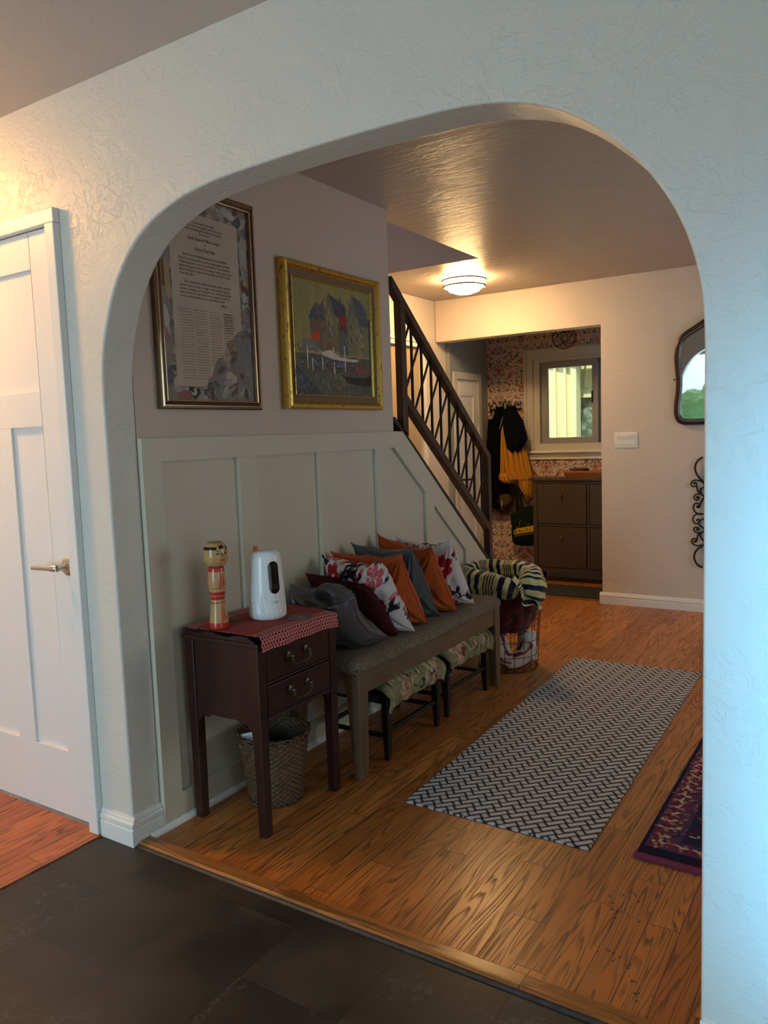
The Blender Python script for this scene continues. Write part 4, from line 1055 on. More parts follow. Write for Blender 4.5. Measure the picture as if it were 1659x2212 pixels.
# coaster and key ring on the cloth
M_slate = plain('slate_coaster', (0.075, 0.085, 0.080), 0.6, var=0.3, vscale=70, bump=0.4, bscale=150)
co = thing('coaster', 'square grey green coaster on the red cloth beside the pet camera', 'coaster', (0.352, 0.476, TZ))
rot = lambda cx, cy, a: (lambda v: np.stack([cx + v[:, 0] * math.cos(a) - v[:, 1] * math.sin(a), cy + v[:, 0] * math.sin(a) + v[:, 1] * math.cos(a), v[:, 2]], 1))
MB().box(-0.041, -0.033, TZ - 0.001, 0.041, 0.033, TZ + 0.004).build('plate', M_slate, co, bevel=0.001, fn=rot(0.333, 0.515, 0.62))
MB().tube([(0.333 + 0.024 * math.cos(a), 0.515 + 0.020 * math.sin(a), TZ + 0.0045) for a in np.linspace(0, 2 * PI, 24, endpoint=False)], 0.0022, 6, True).ell((0.333, 0.515, TZ + 0.004), (0.013, 0.010, 0.002), 12, 6).build('raised_motif', plain('copper_motif', (0.22, 0.13, 0.08), 0.5, 0.4, var=0.3), co, smooth=True)
kr = thing('key_ring', 'small tangle of metal key rings on the red cloth next to the doll', 'key ring', (0.155, 0.365, TZ))
for (dx, dy, r, tilt) in ((0, 0, 0.016, 0.25), (0.006, 0.008, 0.014, -0.3), (-0.006, 0.006, 0.015, 0.5)):
    MB().tube([(0.150 + dx + r * math.cos(a), 0.368 + dy + r * math.sin(a), TZ + 0.008 + r * tilt * math.cos(a + dx * 300)) for a in np.linspace(0, 2 * PI, 28, endpoint=False)], 0.0016, 6, True).build('ring', plain('key_ring_metal', (0.26, 0.20, 0.14), 0.35, 0.9), kr, smooth=True)

# ---------------------------------------------------------------- wicker waste basket
def wicker_basket():
    cx, cy = 0.192, 0.500
    d = thing('waste_basket', 'round dark wicker waste basket on the floor under the side table', 'basket', (cx, cy, 0))
    r0, r1, Ht = 0.094, 0.128, 0.25
    nz, nt = 110, 168
    th = np.linspace(0, 2 * PI, nt, endpoint=False); z = np.linspace(0, Ht, nz)
    T, Z = np.meshgrid(th, z)
    row = np.floor(Z / 0.0095); ph = (Z / 0.0095) % 1
    stake = np.cos(T * 24 + PI * (row % 2))
    R = r0 + (r1 - r0) * (Z / Ht) ** 0.9 + 0.0032 * stake * np.sin(PI * ph) + 0.0024 * np.sin(PI * ph) + 0.002 * (fbm(T * 8, Z * 40, 5) - 0.5)
    def shell(R, flip):
        return np.stack([cx + R * np.cos(T), cy + R * np.sin(T), Z], -1)
    n1 = fbm(T * 12, row * 0.9, 8)[..., None]
    C = srgbh(64, 48, 32) * (1 - n1) * 1.3 + srgbh(150, 118, 84) * n1 * 1.05
    C = C * (0.75 + 0.5 * np.sin(PI * ph) ** 0.6)[..., None]
    mt = painted('wicker_willow', 0.5, 0.35)
    C = srgbh(52, 38, 28) * (1 - n1) * 1.2 + srgbh(112, 84, 58) * n1
    grid('woven_wall', shell(R, 0), C, mt, d, wrap_u=True)
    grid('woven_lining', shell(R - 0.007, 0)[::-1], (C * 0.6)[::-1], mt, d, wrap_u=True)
    MB().lathe(cx, cy, [(0.0, 0.003), (r0, 0.003), (r0, 0.010), (0.0, 0.010)], 32, caps=False).build('base', plain('wicker_base', srgb(90, 68, 48), 0.7, var=0.3), d)
    m = MB(); rs = random.Random(2)
    for k in range(7):
        ph0 = rs.uniform(0, 6.28); f = rs.choice((7, 9, 11))
        m.tube([(cx + (r1 + 0.003 + 0.007 * math.sin(f * a + ph0)) * math.cos(a), cy + (r1 + 0.003 + 0.007 * math.sin(f * a + ph0)) * math.sin(a), Ht + 0.002 + 0.009 * math.cos(f * a + ph0 + k)) for a in np.linspace(0, 2 * PI, 110, endpoint=False)], 0.0034, 6, True)
    m.build('braided_rim', plain('willow_rim', srgb(84, 62, 42), 0.5, var=0.35, vscale=60), d, smooth=True)
    m = MB()
    for k in range(2):
        m.tube([(cx + (r0 + 0.004 + 0.004 * math.sin(14 * a + k * PI)) * math.cos(a), cy + (r0 + 0.004 + 0.004 * math.sin(14 * a + k * PI)) * math.sin(a), 0.010 + 0.006 * math.cos(14 * a + k * PI)) for a in np.linspace(0, 2 * PI, 120, endpoint=False)], 0.0045, 6, True)
    m.build('braided_foot', plain('willow_foot', srgb(74, 54, 36), 0.5, var=0.35, vscale=60), d, smooth=True)
    M_card = plain('white_card', (0.78, 0.80, 0.84), 0.6, var=0.02)
    a = MB().bar((0.140, 0.430, 0.15), (0.128, 0.415, 0.262), 0.055, 0.0015, (0.6, -0.8, 0)).build('paper_card', M_card, None)
    tag(a, 'pale card leaning inside the wicker waste basket near the wall', 'paper')
    a = MB().bar((0.205, 0.445, 0.14), (0.206, 0.428, 0.243), 0.060, 0.0015, (0.2, -0.9, 0.2)).build('folded_paper', M_card, None)
    tag(a, 'white folded paper standing at the front rim of the wicker waste basket', 'paper')
wicker_basket()

# ---------------------------------------------------------------- bench
def tweed():
    t = NT('brown_tweed'); p = t.pos()
    s = t.xyz(t.n('VectorMath', _0=p, _1=(1, 1, 1), props={'operation': 'MULTIPLY'}))
    a = t.ma('SINE', t.ma('MULTIPLY', t.ma('ADD', s[0], t.ma('MULTIPLY', s[2], 0.7)), 900.0)); b_ = t.ma('SINE', t.ma('MULTIPLY', t.ma('ADD', s[1], t.ma('MULTIPLY', s[2], 0.7)), 900.0))
    n = t.noise(p, 260, 2, 0.7)
    v = t.ma('ADD', t.ma('MULTIPLY', t.ma('MULTIPLY', a, b_), 0.22), n)
    c = t.ramp(v, [(0.30, (0.030, 0.020, 0.014)), (0.46, (0.12, 0.090, 0.065)), (0.58, (0.20, 0.155, 0.115)), (0.70, (0.42, 0.36, 0.28))])
    return t.fin(c, 0.95, 0, t.bump(v, 0.6, 0.002), 0.1)
M_bench = wood('bench_olive_wood', (0.105, 0.066, 0.032), (0.165, 0.108, 0.055), 0.42, (6, 3, 3))
b_ = thing('bench', 'long upholstered bench with tapered wooden legs along the wainscot', 'bench', (0.22, 1.41, 0))
BX0, BX1, BY0, BY1 = 0.045, 0.402, 0.765, 2.070
lw = 0.062
for (ix, iy) in ((0, 0), (0, 1), (1, 0), (1, 1)):
    tx0 = BX1 - lw if ix else BX0; ty0 = BY1 - lw if iy else BY0
    bx0 = (BX1 - 0.042 if ix else BX0); by0 = (BY1 - 0.050 if iy else BY0 + 0.004)
    m = MB().taper((bx0, by0, bx0 + 0.040, by0 + 0.046), (tx0, ty0, tx0 + lw, ty0 + lw), 0.0, 0.345).box(tx0, ty0, 0.345, tx0 + lw, ty0 + lw, 0.425)
    m.build('leg', M_bench, b_, bevel=0.003)
for (x0_, x1_) in ((BX0 + 0.008, BX0 + 0.032), (BX1 - 0.030, BX1 - 0.006)): MB().box(x0_, BY0 + lw, 0.332, x1_, BY1 - lw, 0.418).build('long_rail', M_bench, b_, bevel=0.003)
for (y0_, y1_) in ((BY0 + 0.008, BY0 + 0.032), (BY1 - 0.032, BY1 - 0.008)): MB().box(BX0 + lw, y0_, 0.332, BX1 - lw, y1_, 0.418).build('short_rail', M_bench, b_, bevel=0.003)
def cushion(x0, x1, y0, y1, z0, z1, r, nx=30, ny=80, crown=0.012):
    """rounded upholstered slab: superellipse outline, domed top"""
    vs = []; m = []
    per = []
    n = 72
    for k in range(n):
        a = 2 * PI * k / n; c, s = math.cos(a), math.sin(a); e = 0.12
        per.append((np.sign(c) * abs(c) ** e, np.sign(s) * abs(s) ** e))
    cx, cy, hx, hy = (x0 + x1) / 2, (y0 + y1) / 2, (x1 - x0) / 2, (y1 - y0) / 2
    prof = [(-0.012, z0), (0.0, z0 + 0.006), (0.003, z0 + (z1 - z0) * 0.35), (0.0, z0 + (z1 - z0) * 0.62), (-r * 0.35, z1 - r * 0.28), (-r, z1)] + [(-r - (hx - r) * q, z1 + crown * math.sin(q * PI / 2)) for q in (0.25, 0.5, 0.75, 0.999)]
    V = []
    for (o, z) in prof:
        for (u, v) in per: V.append((cx + u * (hx + o), cy + v * (hy + o), z))
    F = [(i * n + k, i * n + (k + 1) % n, (i + 1) * n + (k + 1) % n, (i + 1) * n + k) for i in range(len(prof) - 1) for k in range(n)]
    F += [tuple(range(n))[::-1], tuple((len(prof) - 1) * n + k for k in range(n))]
    return MB().add(V, F)
cushion(BX0 - 0.016, BX1 + 0.014, BY0 - 0.016, BY1 + 0.016, 0.418, 0.478, 0.035).build('seat_cushion', tweed(), b_, smooth=True, angle=60)

# ---------------------------------------------------------------- footstools
def tapestry(nx_, ny_, w, h, seed):
    c = Cv(w, h, w / (nx_ - 1), srgbh(138, 130, 94)); R = random.Random(seed)
    c.mottle(0.35, 30, seed)
    for k in range(260):
        x, y = R.random() * w, R.random() * h
        col = R.choice((srgbh(150, 146, 104), srgbh(58, 58, 36), srgbh(186, 174, 136), srgbh(62, 52, 42), srgbh(168, 158, 118), srgbh(196, 184, 150)))
        a = R.random() * 6.28; c.leaf(x, y, a, R.uniform(0.018, 0.045), R.uniform(0.006, 0.012), col)
    for k in range(110):
        x, y = R.random() * w, R.random() * h; a = R.random() * 6.28
        c.line([(x, y), (x + 0.012 * math.cos(a), y + 0.012 * math.sin(a)), (x + 0.026 * math.cos(a + 0.5), y + 0.026 * math.sin(a + 0.5))], 0.0045, R.choice((srgbh(50, 44, 32), srgbh(66, 58, 40))))
    for k in range(34):
        x, y = R.random() * w, R.random() * h; r = R.uniform(0.02, 0.04)
        for j in range(14):
            a = R.random() * 6.28; col = R.choice((srgbh(182, 128, 112), srgbh(150, 96, 84), srgbh(204, 160, 138), srgbh(112, 62, 54), srgbh(206, 176, 150), srgbh(178, 160, 112)))
            c.leaf(x + R.gauss(0, 0.006), y + R.gauss(0, 0.006), a, r, r * 0.32, col)
    return c
M_blackwood = plain('black_lacquered_wood', (0.012, 0.011, 0.012), 0.3, var=0.2)
M_tap = painted('worn_tapestry', 0.9, 0.15, 0.6, 300)
def footstool(y0, y1, x1, label, seed, ztop=0.335):
    x0 = x1 - 0.31
    d = thing('footstool', label, 'footstool', ((x0 + x1) / 2, (y0 + y1) / 2, 0), 'tapestry footstools under the bench')
    lw = 0.034
    for (a, b_) in ((x0, y0), (x0, y1 - lw), (x1 - lw, y0), (x1 - lw, y1 - lw)):
        MB().taper((a + 0.006, b_ + 0.006, a + lw - 0.006, b_ + lw - 0.006), (a, b_, a + lw, b_ + lw), 0.0, 0.12).box(a, b_, 0.12, a + lw, b_ + lw, 0.275).build('leg', M_blackwood, d, bevel=0.004)
    for xx in (x0 + 0.008, x1 - 0.026): MB().box(xx, y0 + lw, 0.112, xx + 0.016, y1 - lw, 0.130).build('stretcher', M_blackwood, d, bevel=0.003)
    for yy in (y0 + 0.008, y1 - 0.026): MB().box(x0 + lw, yy, 0.090, x1 - lw, yy + 0.016, 0.108).build('stretcher', M_blackwood, d, bevel=0.003)
    MB().box(x0 + 0.01, y0 + lw, 0.225, x1 - 0.01, y1 - lw, 0.26).build('seat_frame', M_blackwood, d)
    # saddle seat: a tapestry sheet bent over front and back, uneven at the edges
    nx_, ny_ = 110, 110
    W_, D_ = y1 - y0 + 0.01, 0.31 + 0.11
    c = tapestry(nx_, ny_, W_, D_, seed)
    u = c.X / W_; s = c.Y / D_
    t = (s - 0.5) * 2
    xx = (x0 + x1) / 2 + np.sign(t) * (0.163) * np.minimum(1, np.abs(t) ** 1.0 * 1.28 - 0.02 * np.abs(t))
    edge = np.clip((np.abs(t) - 0.66) / 0.34, 0, 1)
    crown = np.sqrt(np.clip(1 - (2 * u - 1) ** 8, 0, 1))
    zz = ztop - 0.018 * t ** 2 - edge ** 1.4 * (0.070 + 0.024 * fbm(u * 9, s * 0 + seed, seed)) - 0.03 * (1 - crown)
    xx = xx + np.sign(t) * 0.010 * np.sin(edge * PI) + 0.004 * np.sign(t) * np.sin(u * 38 + seed) * edge
    zz = zz + 0.006 * (fbm(u * 7, s * 7, seed + 2) - 0.5)
    yy = y0 - 0.006 + c.X + 0.003 * np.sin(s * 20)
    g = grid('seat', np.stack([xx, yy, zz], -1), c.c, M_tap, d)
    sd = g.modifiers.new('thick', 'SOLIDIFY'); sd.thickness = 0.012; sd.offset = -1
    R = random.Random(seed); M_th = plain('pale_thread', (0.45, 0.38, 0.28), 0.9)
    for k in range(4):
        y = y0 + R.uniform(0.06, y1 - y0 - 0.06); L = R.uniform(0.025, 0.055)
        MB().tube(catmull([(x1 + 0.004, y, 0.275), (x1 + 0.012, y + 0.008, 0.262 - L * 0.5), (x1 + 0.006, y + 0.014, 0.262 - L)], 4), 0.0008, 4).build('loose_thread', M_th, d)
footstool(0.962, 1.412, 0.402, 'tapestry footstool under the bench nearer the side table with a loose thread', 4)
footstool(1.508, 1.965, 0.385, 'tapestry footstool under the bench nearer the blanket basket', 9)
# ---------------------------------------------------------------- pictures on the hall wall
def frame_mould(y0, y1, z0, z1, prof, mats_name, mat, parent, name='frame'):
    """prof: list of (inset, x) going from the wall round the front to the rebate"""
    V = []; F = []
    for (d, x) in prof:
        V += [(x, y0 + d, z0 + d), (x, y1 - d, z0 + d), (x, y1 - d, z1 - d), (x, y0 + d, z1 - d)]
    for i in range(len(prof) - 1):
        for k in range(4): F.append((i * 4 + k, i * 4 + (k + 1) % 4, (i + 1) * 4 + (k + 1) % 4, (i + 1) * 4 + k))
    return MB().add(V, F).build(name, mat, parent)
def leaf_gold():
    t = NT('gold_leaf'); p = t.pos()
    n = t.noise(p, 55, 5, 0.65); q = t.noise(t.n('Mapping', Vector=p, Scale=(1, 1, 0.15)), 120, 3)
    wear = t.ramp(t.ma('ADD', t.ma('MULTIPLY', n, 0.6), t.ma('MULTIPLY', q, 0.4)), [(0.36, 1), (0.46, 0)])
    c = t.mix(wear, (0.62, 0.40, 0.09), (0.16, 0.055, 0.016))
    return t.fin(c, t.ma('ADD', 0.36, t.ma('MULTIPLY', wear, 0.3)), t.ma('SUBTRACT', 0.85, t.ma('MULTIPLY', wear, 0.7)), t.bump(n, 0.25, 0.002), 0.5)
M_gold = leaf_gold()
M_brz = plain('bronze_gilt_frame', (0.17, 0.105, 0.062), 0.34, 0.75, var=0.25, vscale=60)
M_brzl = plain('bright_gilt_line', (0.46, 0.32, 0.20), 0.3, 0.9, var=0.15, vscale=60)

ct = thing('framed_certificate', 'tall bronze framed marriage certificate with calligraphy and collage border', 'picture', (0.02, 0.47, 1.447))
Ya, Yb, Za, Zb = 0.215, 0.724, 1.448, 2.221
frame_mould(Ya, Yb, Za, Zb, [(0.0, 0.001), (0.0, 0.019), (0.004, 0.022), (0.008, 0.022)], '', M_brz, ct, 'outer_moulding')
frame_mould(Ya, Yb, Za, Zb, [(0.008, 0.021), (0.010, 0.026), (0.013, 0.026), (0.014, 0.021)], '', M_brzl, ct, 'bead_moulding')
frame_mould(Ya, Yb, Za, Zb, [(0.014, 0.021), (0.018, 0.019), (0.023, 0.021), (0.025, 0.023)], '', M_brz, ct, 'cove_moulding')
frame_mould(Ya, Yb, Za, Zb, [(0.025, 0.022), (0.027, 0.026), (0.031, 0.025), (0.033, 0.012)], '', M_brzl, ct, 'inner_moulding')
def certificate():
    oy, oz = Ya + 0.03, Za + 0.03
    w, h = Yb - Ya - 0.06, Zb - Za - 0.06
    c = Cv(w, h, 0.0017, srgbh(150, 140, 134)); R = random.Random(21)
    pal = [srgbh(176, 166, 158), srgbh(150, 150, 152), srgbh(186, 166, 160), srgbh(120, 122, 128), srgbh(196, 188, 176), srgbh(128, 104, 100), srgbh(164, 150, 128), srgbh(104, 106, 98), srgbh(150, 140, 156)]
    for k in range(420):
        x, y = R.random() * w, R.random() * h
        if 0.07 < x < w - 0.07 and 0.08 < y < h - 0.06 and k % 4: continue
        col = R.choice(pal)
        if R.random() < 0.5:
            c.leaf(x, y, R.random() * 6.28, R.uniform(0.02, 0.06), R.uniform(0.012, 0.03), col)
        else:
            a = R.random() * 6.28; s = R.uniform(0.012, 0.035)
            c.poly([(x + s * math.cos(a + q) * R.uniform(0.6, 1.2), y + s * math.sin(a + q) * R.uniform(0.6, 1.2)) for q in (0, 1.1, 2.3, 3.4, 4.6)], col)
    for k in range(90):
        x, y = R.random() * w, R.random() * h; a = R.random() * 6.28
        c.line([(x, y), (x + 0.03 * math.cos(a), y + 0.03 * math.sin(a))], 0.0018, R.choice((srgbh(96, 84, 76), srgbh(206, 200, 188), srgbh(80, 74, 72))))
    L = lambda y, z: (y - oy, z - oz)
    # motifs of the border
    c.poly([L(0.27, 1.96), L(0.292, 1.955), L(0.297, 1.84), L(0.283, 1.82), L(0.270, 1.86)], srgbh(196, 160, 84)); 
    c.poly([L(0.262, 1.95), L(0.270, 1.96), L(0.272, 1.86), L(0.255, 1.87)], srgbh(100, 72, 70))
    c.ell(*L(0.665, 1.90), 0.020, 0.026, 0.2, srgbh(136, 52, 66)); c.ell(*L(0.668, 1.925), 0.011, 0.011, 0, srgbh(206, 170, 84)); c.ell(*L(0.662, 1.873), 0.012, 0.02, 0, srgbh(196, 188, 182))
    c.ell(*L(0.60, 2.165), 0.030, 0.016, -0.4, srgbh(204, 196, 186)); c.ell(*L(0.575, 2.175), 0.015, 0.012, 0.6, srgbh(204, 196, 186)); c.ell(*L(0.632, 2.178), 0.015, 0.012, 0.3, srgbh(110, 86, 84))
    c.poly([L(0.50, 2.16), L(0.535, 2.175), L(0.545, 2.145), L(0.512, 2.13)], srgbh(176, 150, 126))
    c.ell(*L(0.48, 2.175), 0.026, 0.018, 0.3, srgbh(142, 116, 60))
    c.ell(*L(0.665, 2.03), 0.020, 0.07, 0.0, srgbh(184, 176, 170)); c.poly([L(0.655, 1.99), L(0.668, 1.99), L(0.69, 1.93), L(0.684, 1.90)], srgbh(170, 144, 108))
    c.ell(*L(0.265, 1.765), 0.016, 0.04, 0.2, srgbh(206, 202, 196)); c.ell(*L(0.255, 1.70), 0.022, 0.030, 0, srgbh(168, 128, 124)); c.ell(*L(0.252, 1.685), 0.010, 0.02, 0, srgbh(140, 60, 66))
    c.ell(*L(0.266, 1.565), 0.022, 0.03, 0.4, srgbh(104, 104, 128))
    c.poly([L(0.30, 1.483), L(0.365, 1.486), L(0.362, 1.510), L(0.305, 1.505)], srgbh(176, 100, 104))
    # parchment with its curved lower right corner
    par = [L(0.302, 2.12), L(0.312, 2.13), L(0.630, 2.13), L(0.639, 2.12), L(0.639, 1.747), L(0.612, 1.735), L(0.592, 1.712), L(0.568, 1.704), L(0.552, 1.686), L(0.543, 1.660), L(0.525, 1.640), L(0.500, 1.628), L(0.483, 1.597), L(0.473, 1.570), L(0.452, 1.556), L(0.442, 1.528), L(0.302, 1.528)]
    shp = [(x + 0.002 * (1 if i in (3, 4) else 0), y - 0.002) for i, (x, y) in enumerate(par)]  # parchment outline shifted down and right, painted brown as its drop shadow
    c.poly(shp, srgbh(112, 84, 70)); c.poly(par, srgbh(216, 192, 166))
    c.poly([L(0.565, 1.703), L(0.592, 1.712), L(0.60, 1.68), L(0.582, 1.655)], srgbh(178, 150, 116)); c.poly([L(0.528, 1.64), L(0.552, 1.684), L(0.575, 1.65), L(0.56, 1.60)], srgbh(192, 166, 156))
    c.ell(*L(0.56, 1.575), 0.020, 0.014, 0.2, srgbh(206, 194, 158)); c.ell(*L(0.585, 1.562), 0.016, 0.015, 0, srgbh(200, 196, 178))
    for k in range(60):
        x, y = R.gauss(0.585, 0.012), R.gauss(1.645, 0.02); c.ell(*L(x, y), 0.003, 0.003, 0, srgbh(112, 96, 68))
    for k in range(40):
        x, y = R.gauss(0.465, 0.01), R.gauss(1.505, 0.014); c.ell(*L(x, y), 0.0035, 0.003, 0, R.choice((srgbh(140, 130, 116), srgbh(96, 80, 74))))
    # dove in a dark heart
    c.poly([L(0.352, 1.526), L(0.372, 1.526), L(0.382, 1.520), L(0.404, 1.524), L(0.408, 1.505), L(0.385, 1.482), L(0.362, 1.496)], srgbh(66, 52, 48))
    c.poly([L(0.358, 1.515), L(0.368, 1.508), L(0.376, 1.508), L(0.376, 1.522), L(0.390, 1.522), L(0.393, 1.505), L(0.384, 1.495), L(0.366, 1.498)], srgbh(196, 190, 178))
    # signature rules
    for (ya, yb, n0) in ((0.331, 0.392, 26), (0.402, 0.460, 26), (0.474, 0.530, 22), (0.545, 0.600, 12)):
        for k in range(n0):
            z = 1.797 - k * (0.24 / 25.0)
            e = yb - max(0, (1.62 - z)) * (0.45 if ya > 0.47 else 0.0)
            c.line([L(ya, z), L(e, z + 0.0008)], 0.0018, srgbh(122, 96, 80), 0.85)
    g_ = c.c.mean(-1, keepdims=True); c.c = g_ * 0.3 + c.c * 0.7; c.mottle(0.10, 25, 4)
    return c, oy, oz
c, oy, oz = certificate()
P = np.stack([np.full(c.X.shape, 0.010), c.X + oy, c.Y + oz], -1)
grid('collage', P, c.c, painted('paper_collage', 0.8, 0.2), ct, smooth=False)
M_ink = plain('black_ink', (0.018, 0.015, 0.014), 0.7, var=0.0)
tx = []
def T_(s, yc, z, size, wd, al='CENTER', sh=0.28): tx.append((s, yc, z, size, al, sh, wd))
T_('On the twenty-first of May', 0.467, 2.098, 0.0125, 0.100)
T_('in the year of our Lord nineteen hundred and ninety-four', 0.467, 2.086, 0.0115, 0.188)
T_('family and friends gathered to witness and celebrate', 0.467, 2.074, 0.0115, 0.175)
T_('the marriage of', 0.467, 2.062, 0.0115, 0.053)
T_('Sarah Elizabeth Milhor-Cooper', 0.467, 2.041, 0.0175, 0.158)
T_('and', 0.467, 2.028, 0.0105, 0.014)
T_('Richard Paul Foley', 0.467, 2.006, 0.0175, 0.100)
T_('Before God, and in the presence of those who have signed below,', 0.360, 1.982, 0.013, 0.215, 'LEFT')
for k, (s, wd) in enumerate((('Richard Paul and Sarah Elizabeth spoke their solemn vows to love, honor', 0.250), ('and cherish each other as long as they both shall live.  They confirmed their', 0.254),
                             ('promises by the giving of hands and the exchange of rings as a sign of constant', 0.264), ('faith and abiding love in the name of the Father and of the Son, and', 0.250), ('of the Holy Spirit.', 0.068))):
    T_(s, 0.339, 1.9675 - 0.0129 * k, 0.0125, wd, 'LEFT')
T_('Dear Lord, give them wisdom and devotion in their common life', 0.359, 1.889, 0.013, 0.228, 'LEFT')
for k, (s, wd) in enumerate((('that each may be to the other a strength in need, a comfort in sorrow, a', 0.248), ('counselor in perplexity, and a companion in joy.  Grant that all who have', 0.252),
                             ('witnessed these vows may find their lives strengthened, and that all', 0.242), ('who are married may depart with their own promises renewed.', 0.216))):
    T_(s, 0.337, 1.8755 - 0.0125 * k, 0.0125, wd, 'LEFT')
T_('Amen.', 0.551, 1.822, 0.0155, 0.034)
lettering('calligraphy', tx, M_ink, ct, (0.0103, 0, 0), (0, 1, 0), (0, 0, 1), (1, 0, 0))
m = MB(); R = random.Random(8)
for k in range(9):
    z = 1.798 - 0.0085 * k; y = 0.546; pts = []
    for j in range(18): pts.append((0.0112, y + 0.0026 * j, z + 0.0028 * math.sin(j * 1.9 + k) * R.uniform(0.4, 1.3)))
    m.tube(catmull(pts, 2), 0.0005, 4)
o = m.build('signatures', M_ink, ct); o['kind'] = 'stuff'
gp = MB().box(0.0135, Ya + 0.031, Za + 0.031, 0.0150, Yb - 0.031, Zb - 0.031).build('glass', glass_mat('picture_glass', (0.97, 0.97, 0.97), 0.035), ct)

pt = thing('framed_painting', 'gold framed oil painting of harbour houses and boats', 'picture', (0.02, 1.22, 1.453))
Ya, Yb, Za, Zb = 0.868, 1.574, 1.455, 2.060
frame_mould(Ya, Yb, Za, Zb, [(0.0, 0.001), (0.0, 0.034), (0.006, 0.042), (0.016, 0.044), (0.022, 0.040), (0.028, 0.030), (0.032, 0.026)], '', M_gold, pt)
frame_mould(Ya, Yb, Za, Zb, [(0.032, 0.026), (0.033, 0.024), (0.058, 0.020)], '', plain('linen_liner', (0.20, 0.135, 0.075), 0.85, var=0.06, bump=0.3, bscale=500), pt, 'liner')
frame_mould(Ya, Yb, Za, Zb, [(0.057, 0.021), (0.058, 0.028), (0.061, 0.029), (0.064, 0.022), (0.065, 0.016)], '', M_gold, pt, 'fillet')
def painting():
    oy, oz = Ya + 0.062, Za + 0.052
    w, h = Yb - oy - 0.058, Zb - 0.050 - oz
    c = Cv(w, h, 0.0016, srgbh(128, 122, 76)); R = random.Random(31)
    L = lambda y, z: (y - oy, z - oz)
    # sky
    c.c *= (0.86 + 0.32 * fbm(c.X * 22, c.Y * 5, 3))[..., None]
    def dab(y, z, dy, dz, col, n=26, s=0.012, a=0.8, ang=1.4):
        for k in range(n):
            c.leaf(y - oy + R.gauss(0, dy), z - oz + R.gauss(0, dz), ang + R.gauss(0, 0.35), s * R.uniform(0.6, 1.8), s * R.uniform(0.2, 0.5), np.clip(np.array(col) * R.uniform(0.7, 1.35), 0, 1), a)
    # water and banks
    c.poly([L(0.9, 1.69), L(1.60, 1.69), L(1.60, 1.45), L(0.9, 1.45)], srgbh(78, 76, 66), jit=0.004)
    dab(1.20, 1.58, 0.07, 0.03, srgbh(110, 104, 80), 60, 0.02); dab(1.42, 1.53, 0.07, 0.02, srgbh(92, 84, 86), 50, 0.018, ang=0.2)
    c.poly([L(0.92, 1.655), L(0.97, 1.63), L(1.05, 1.57), L(1.13, 1.51), L(1.16, 1.49), L(0.90, 1.49)], srgbh(52, 56, 66), jit=0.008)
    dab(0.99, 1.56, 0.035, 0.035, srgbh(76, 82, 96), 60, 0.016, ang=2.4); dab(1.04, 1.52, 0.04, 0.015, srgbh(34, 36, 42), 30, 0.012, ang=2.6)
    # houses: left, middle, right
    c.poly([L(1.05, 1.84), L(1.06, 1.72), L(1.17, 1.70), L(1.17, 1.86)], srgbh(88, 80, 70), jit=0.006)
    c.poly([L(1.04, 1.836), L(1.088, 1.906), L(1.13, 1.90), L(1.15, 1.92), L(1.17, 1.84)], srgbh(66, 64, 78), jit=0.005); dab(1.125, 1.87, 0.018, 0.02, srgbh(104, 102, 92), 24, 0.014)
    c.poly([L(1.138, 1.83), L(1.19, 1.962), L(1.262, 1.83), L(1.262, 1.71), L(1.14, 1.70)], srgbh(104, 96, 68), jit=0.006)
    dab(1.195, 1.85, 0.03, 0.05, srgbh(128, 120, 82), 60, 0.018); dab(1.15, 1.84, 0.008, 0.05, srgbh(84, 54, 44), 30, 0.016); dab(1.19, 1.925, 0.012, 0.015, srgbh(96, 74, 58), 20, 0.012)
    c.poly([L(1.19, 1.962), L(1.255, 1.93), L(1.278, 1.932), L(1.282, 1.955), L(1.290, 1.93), L(1.32, 1.905), L(1.322, 1.85), L(1.26, 1.86), L(1.235, 1.87)], srgbh(54, 54, 72), jit=0.005)
    dab(1.25, 1.91, 0.022, 0.02, srgbh(60, 62, 84), 40, 0.018, ang=2.2)
    c.poly([L(1.262, 1.86), L(1.325, 1.86), L(1.33, 1.70), L(1.262, 1.70)], srgbh(72, 76, 82), jit=0.004); dab(1.295, 1.76, 0.018, 0.03, srgbh(92, 100, 108), 30, 0.014)
    c.poly([L(1.318, 1.86), L(1.368, 1.974), L(1.47, 1.86), L(1.51, 1.85), L(1.50, 1.70), L(1.33, 1.70)], srgbh(106, 104, 76), jit=0.006)
    dab(1.43, 1.79, 0.035, 0.05, srgbh(136, 130, 88), 60, 0.018)
    c.poly([L(1.366, 1.976), L(1.45, 1.945), L(1.485, 1.90), L(1.505, 1.835), L(1.43, 1.84), L(1.395, 1.90)], srgbh(72, 74, 84), jit=0.005); dab(1.43, 1.89, 0.028, 0.025, srgbh(84, 88, 98), 40, 0.02, ang=2.2)
    dab(1.355, 1.90, 0.014, 0.025, srgbh(88, 84, 80), 24, 0.014); c.poly([L(1.497, 1.88), L(1.53, 1.88), L(1.53, 1.60), L(1.50, 1.60)], srgbh(44, 44, 46), jit=0.004)
    c.ell(*L(1.292, 1.845), 0.030, 0.030, 0, srgbh(118, 34, 28)); dab(1.292, 1.842, 0.016, 0.014, srgbh(150, 36, 28), 24, 0.012); dab(1.29, 1.81, 0.018, 0.006, srgbh(70, 24, 28), 16, 0.012, ang=0)
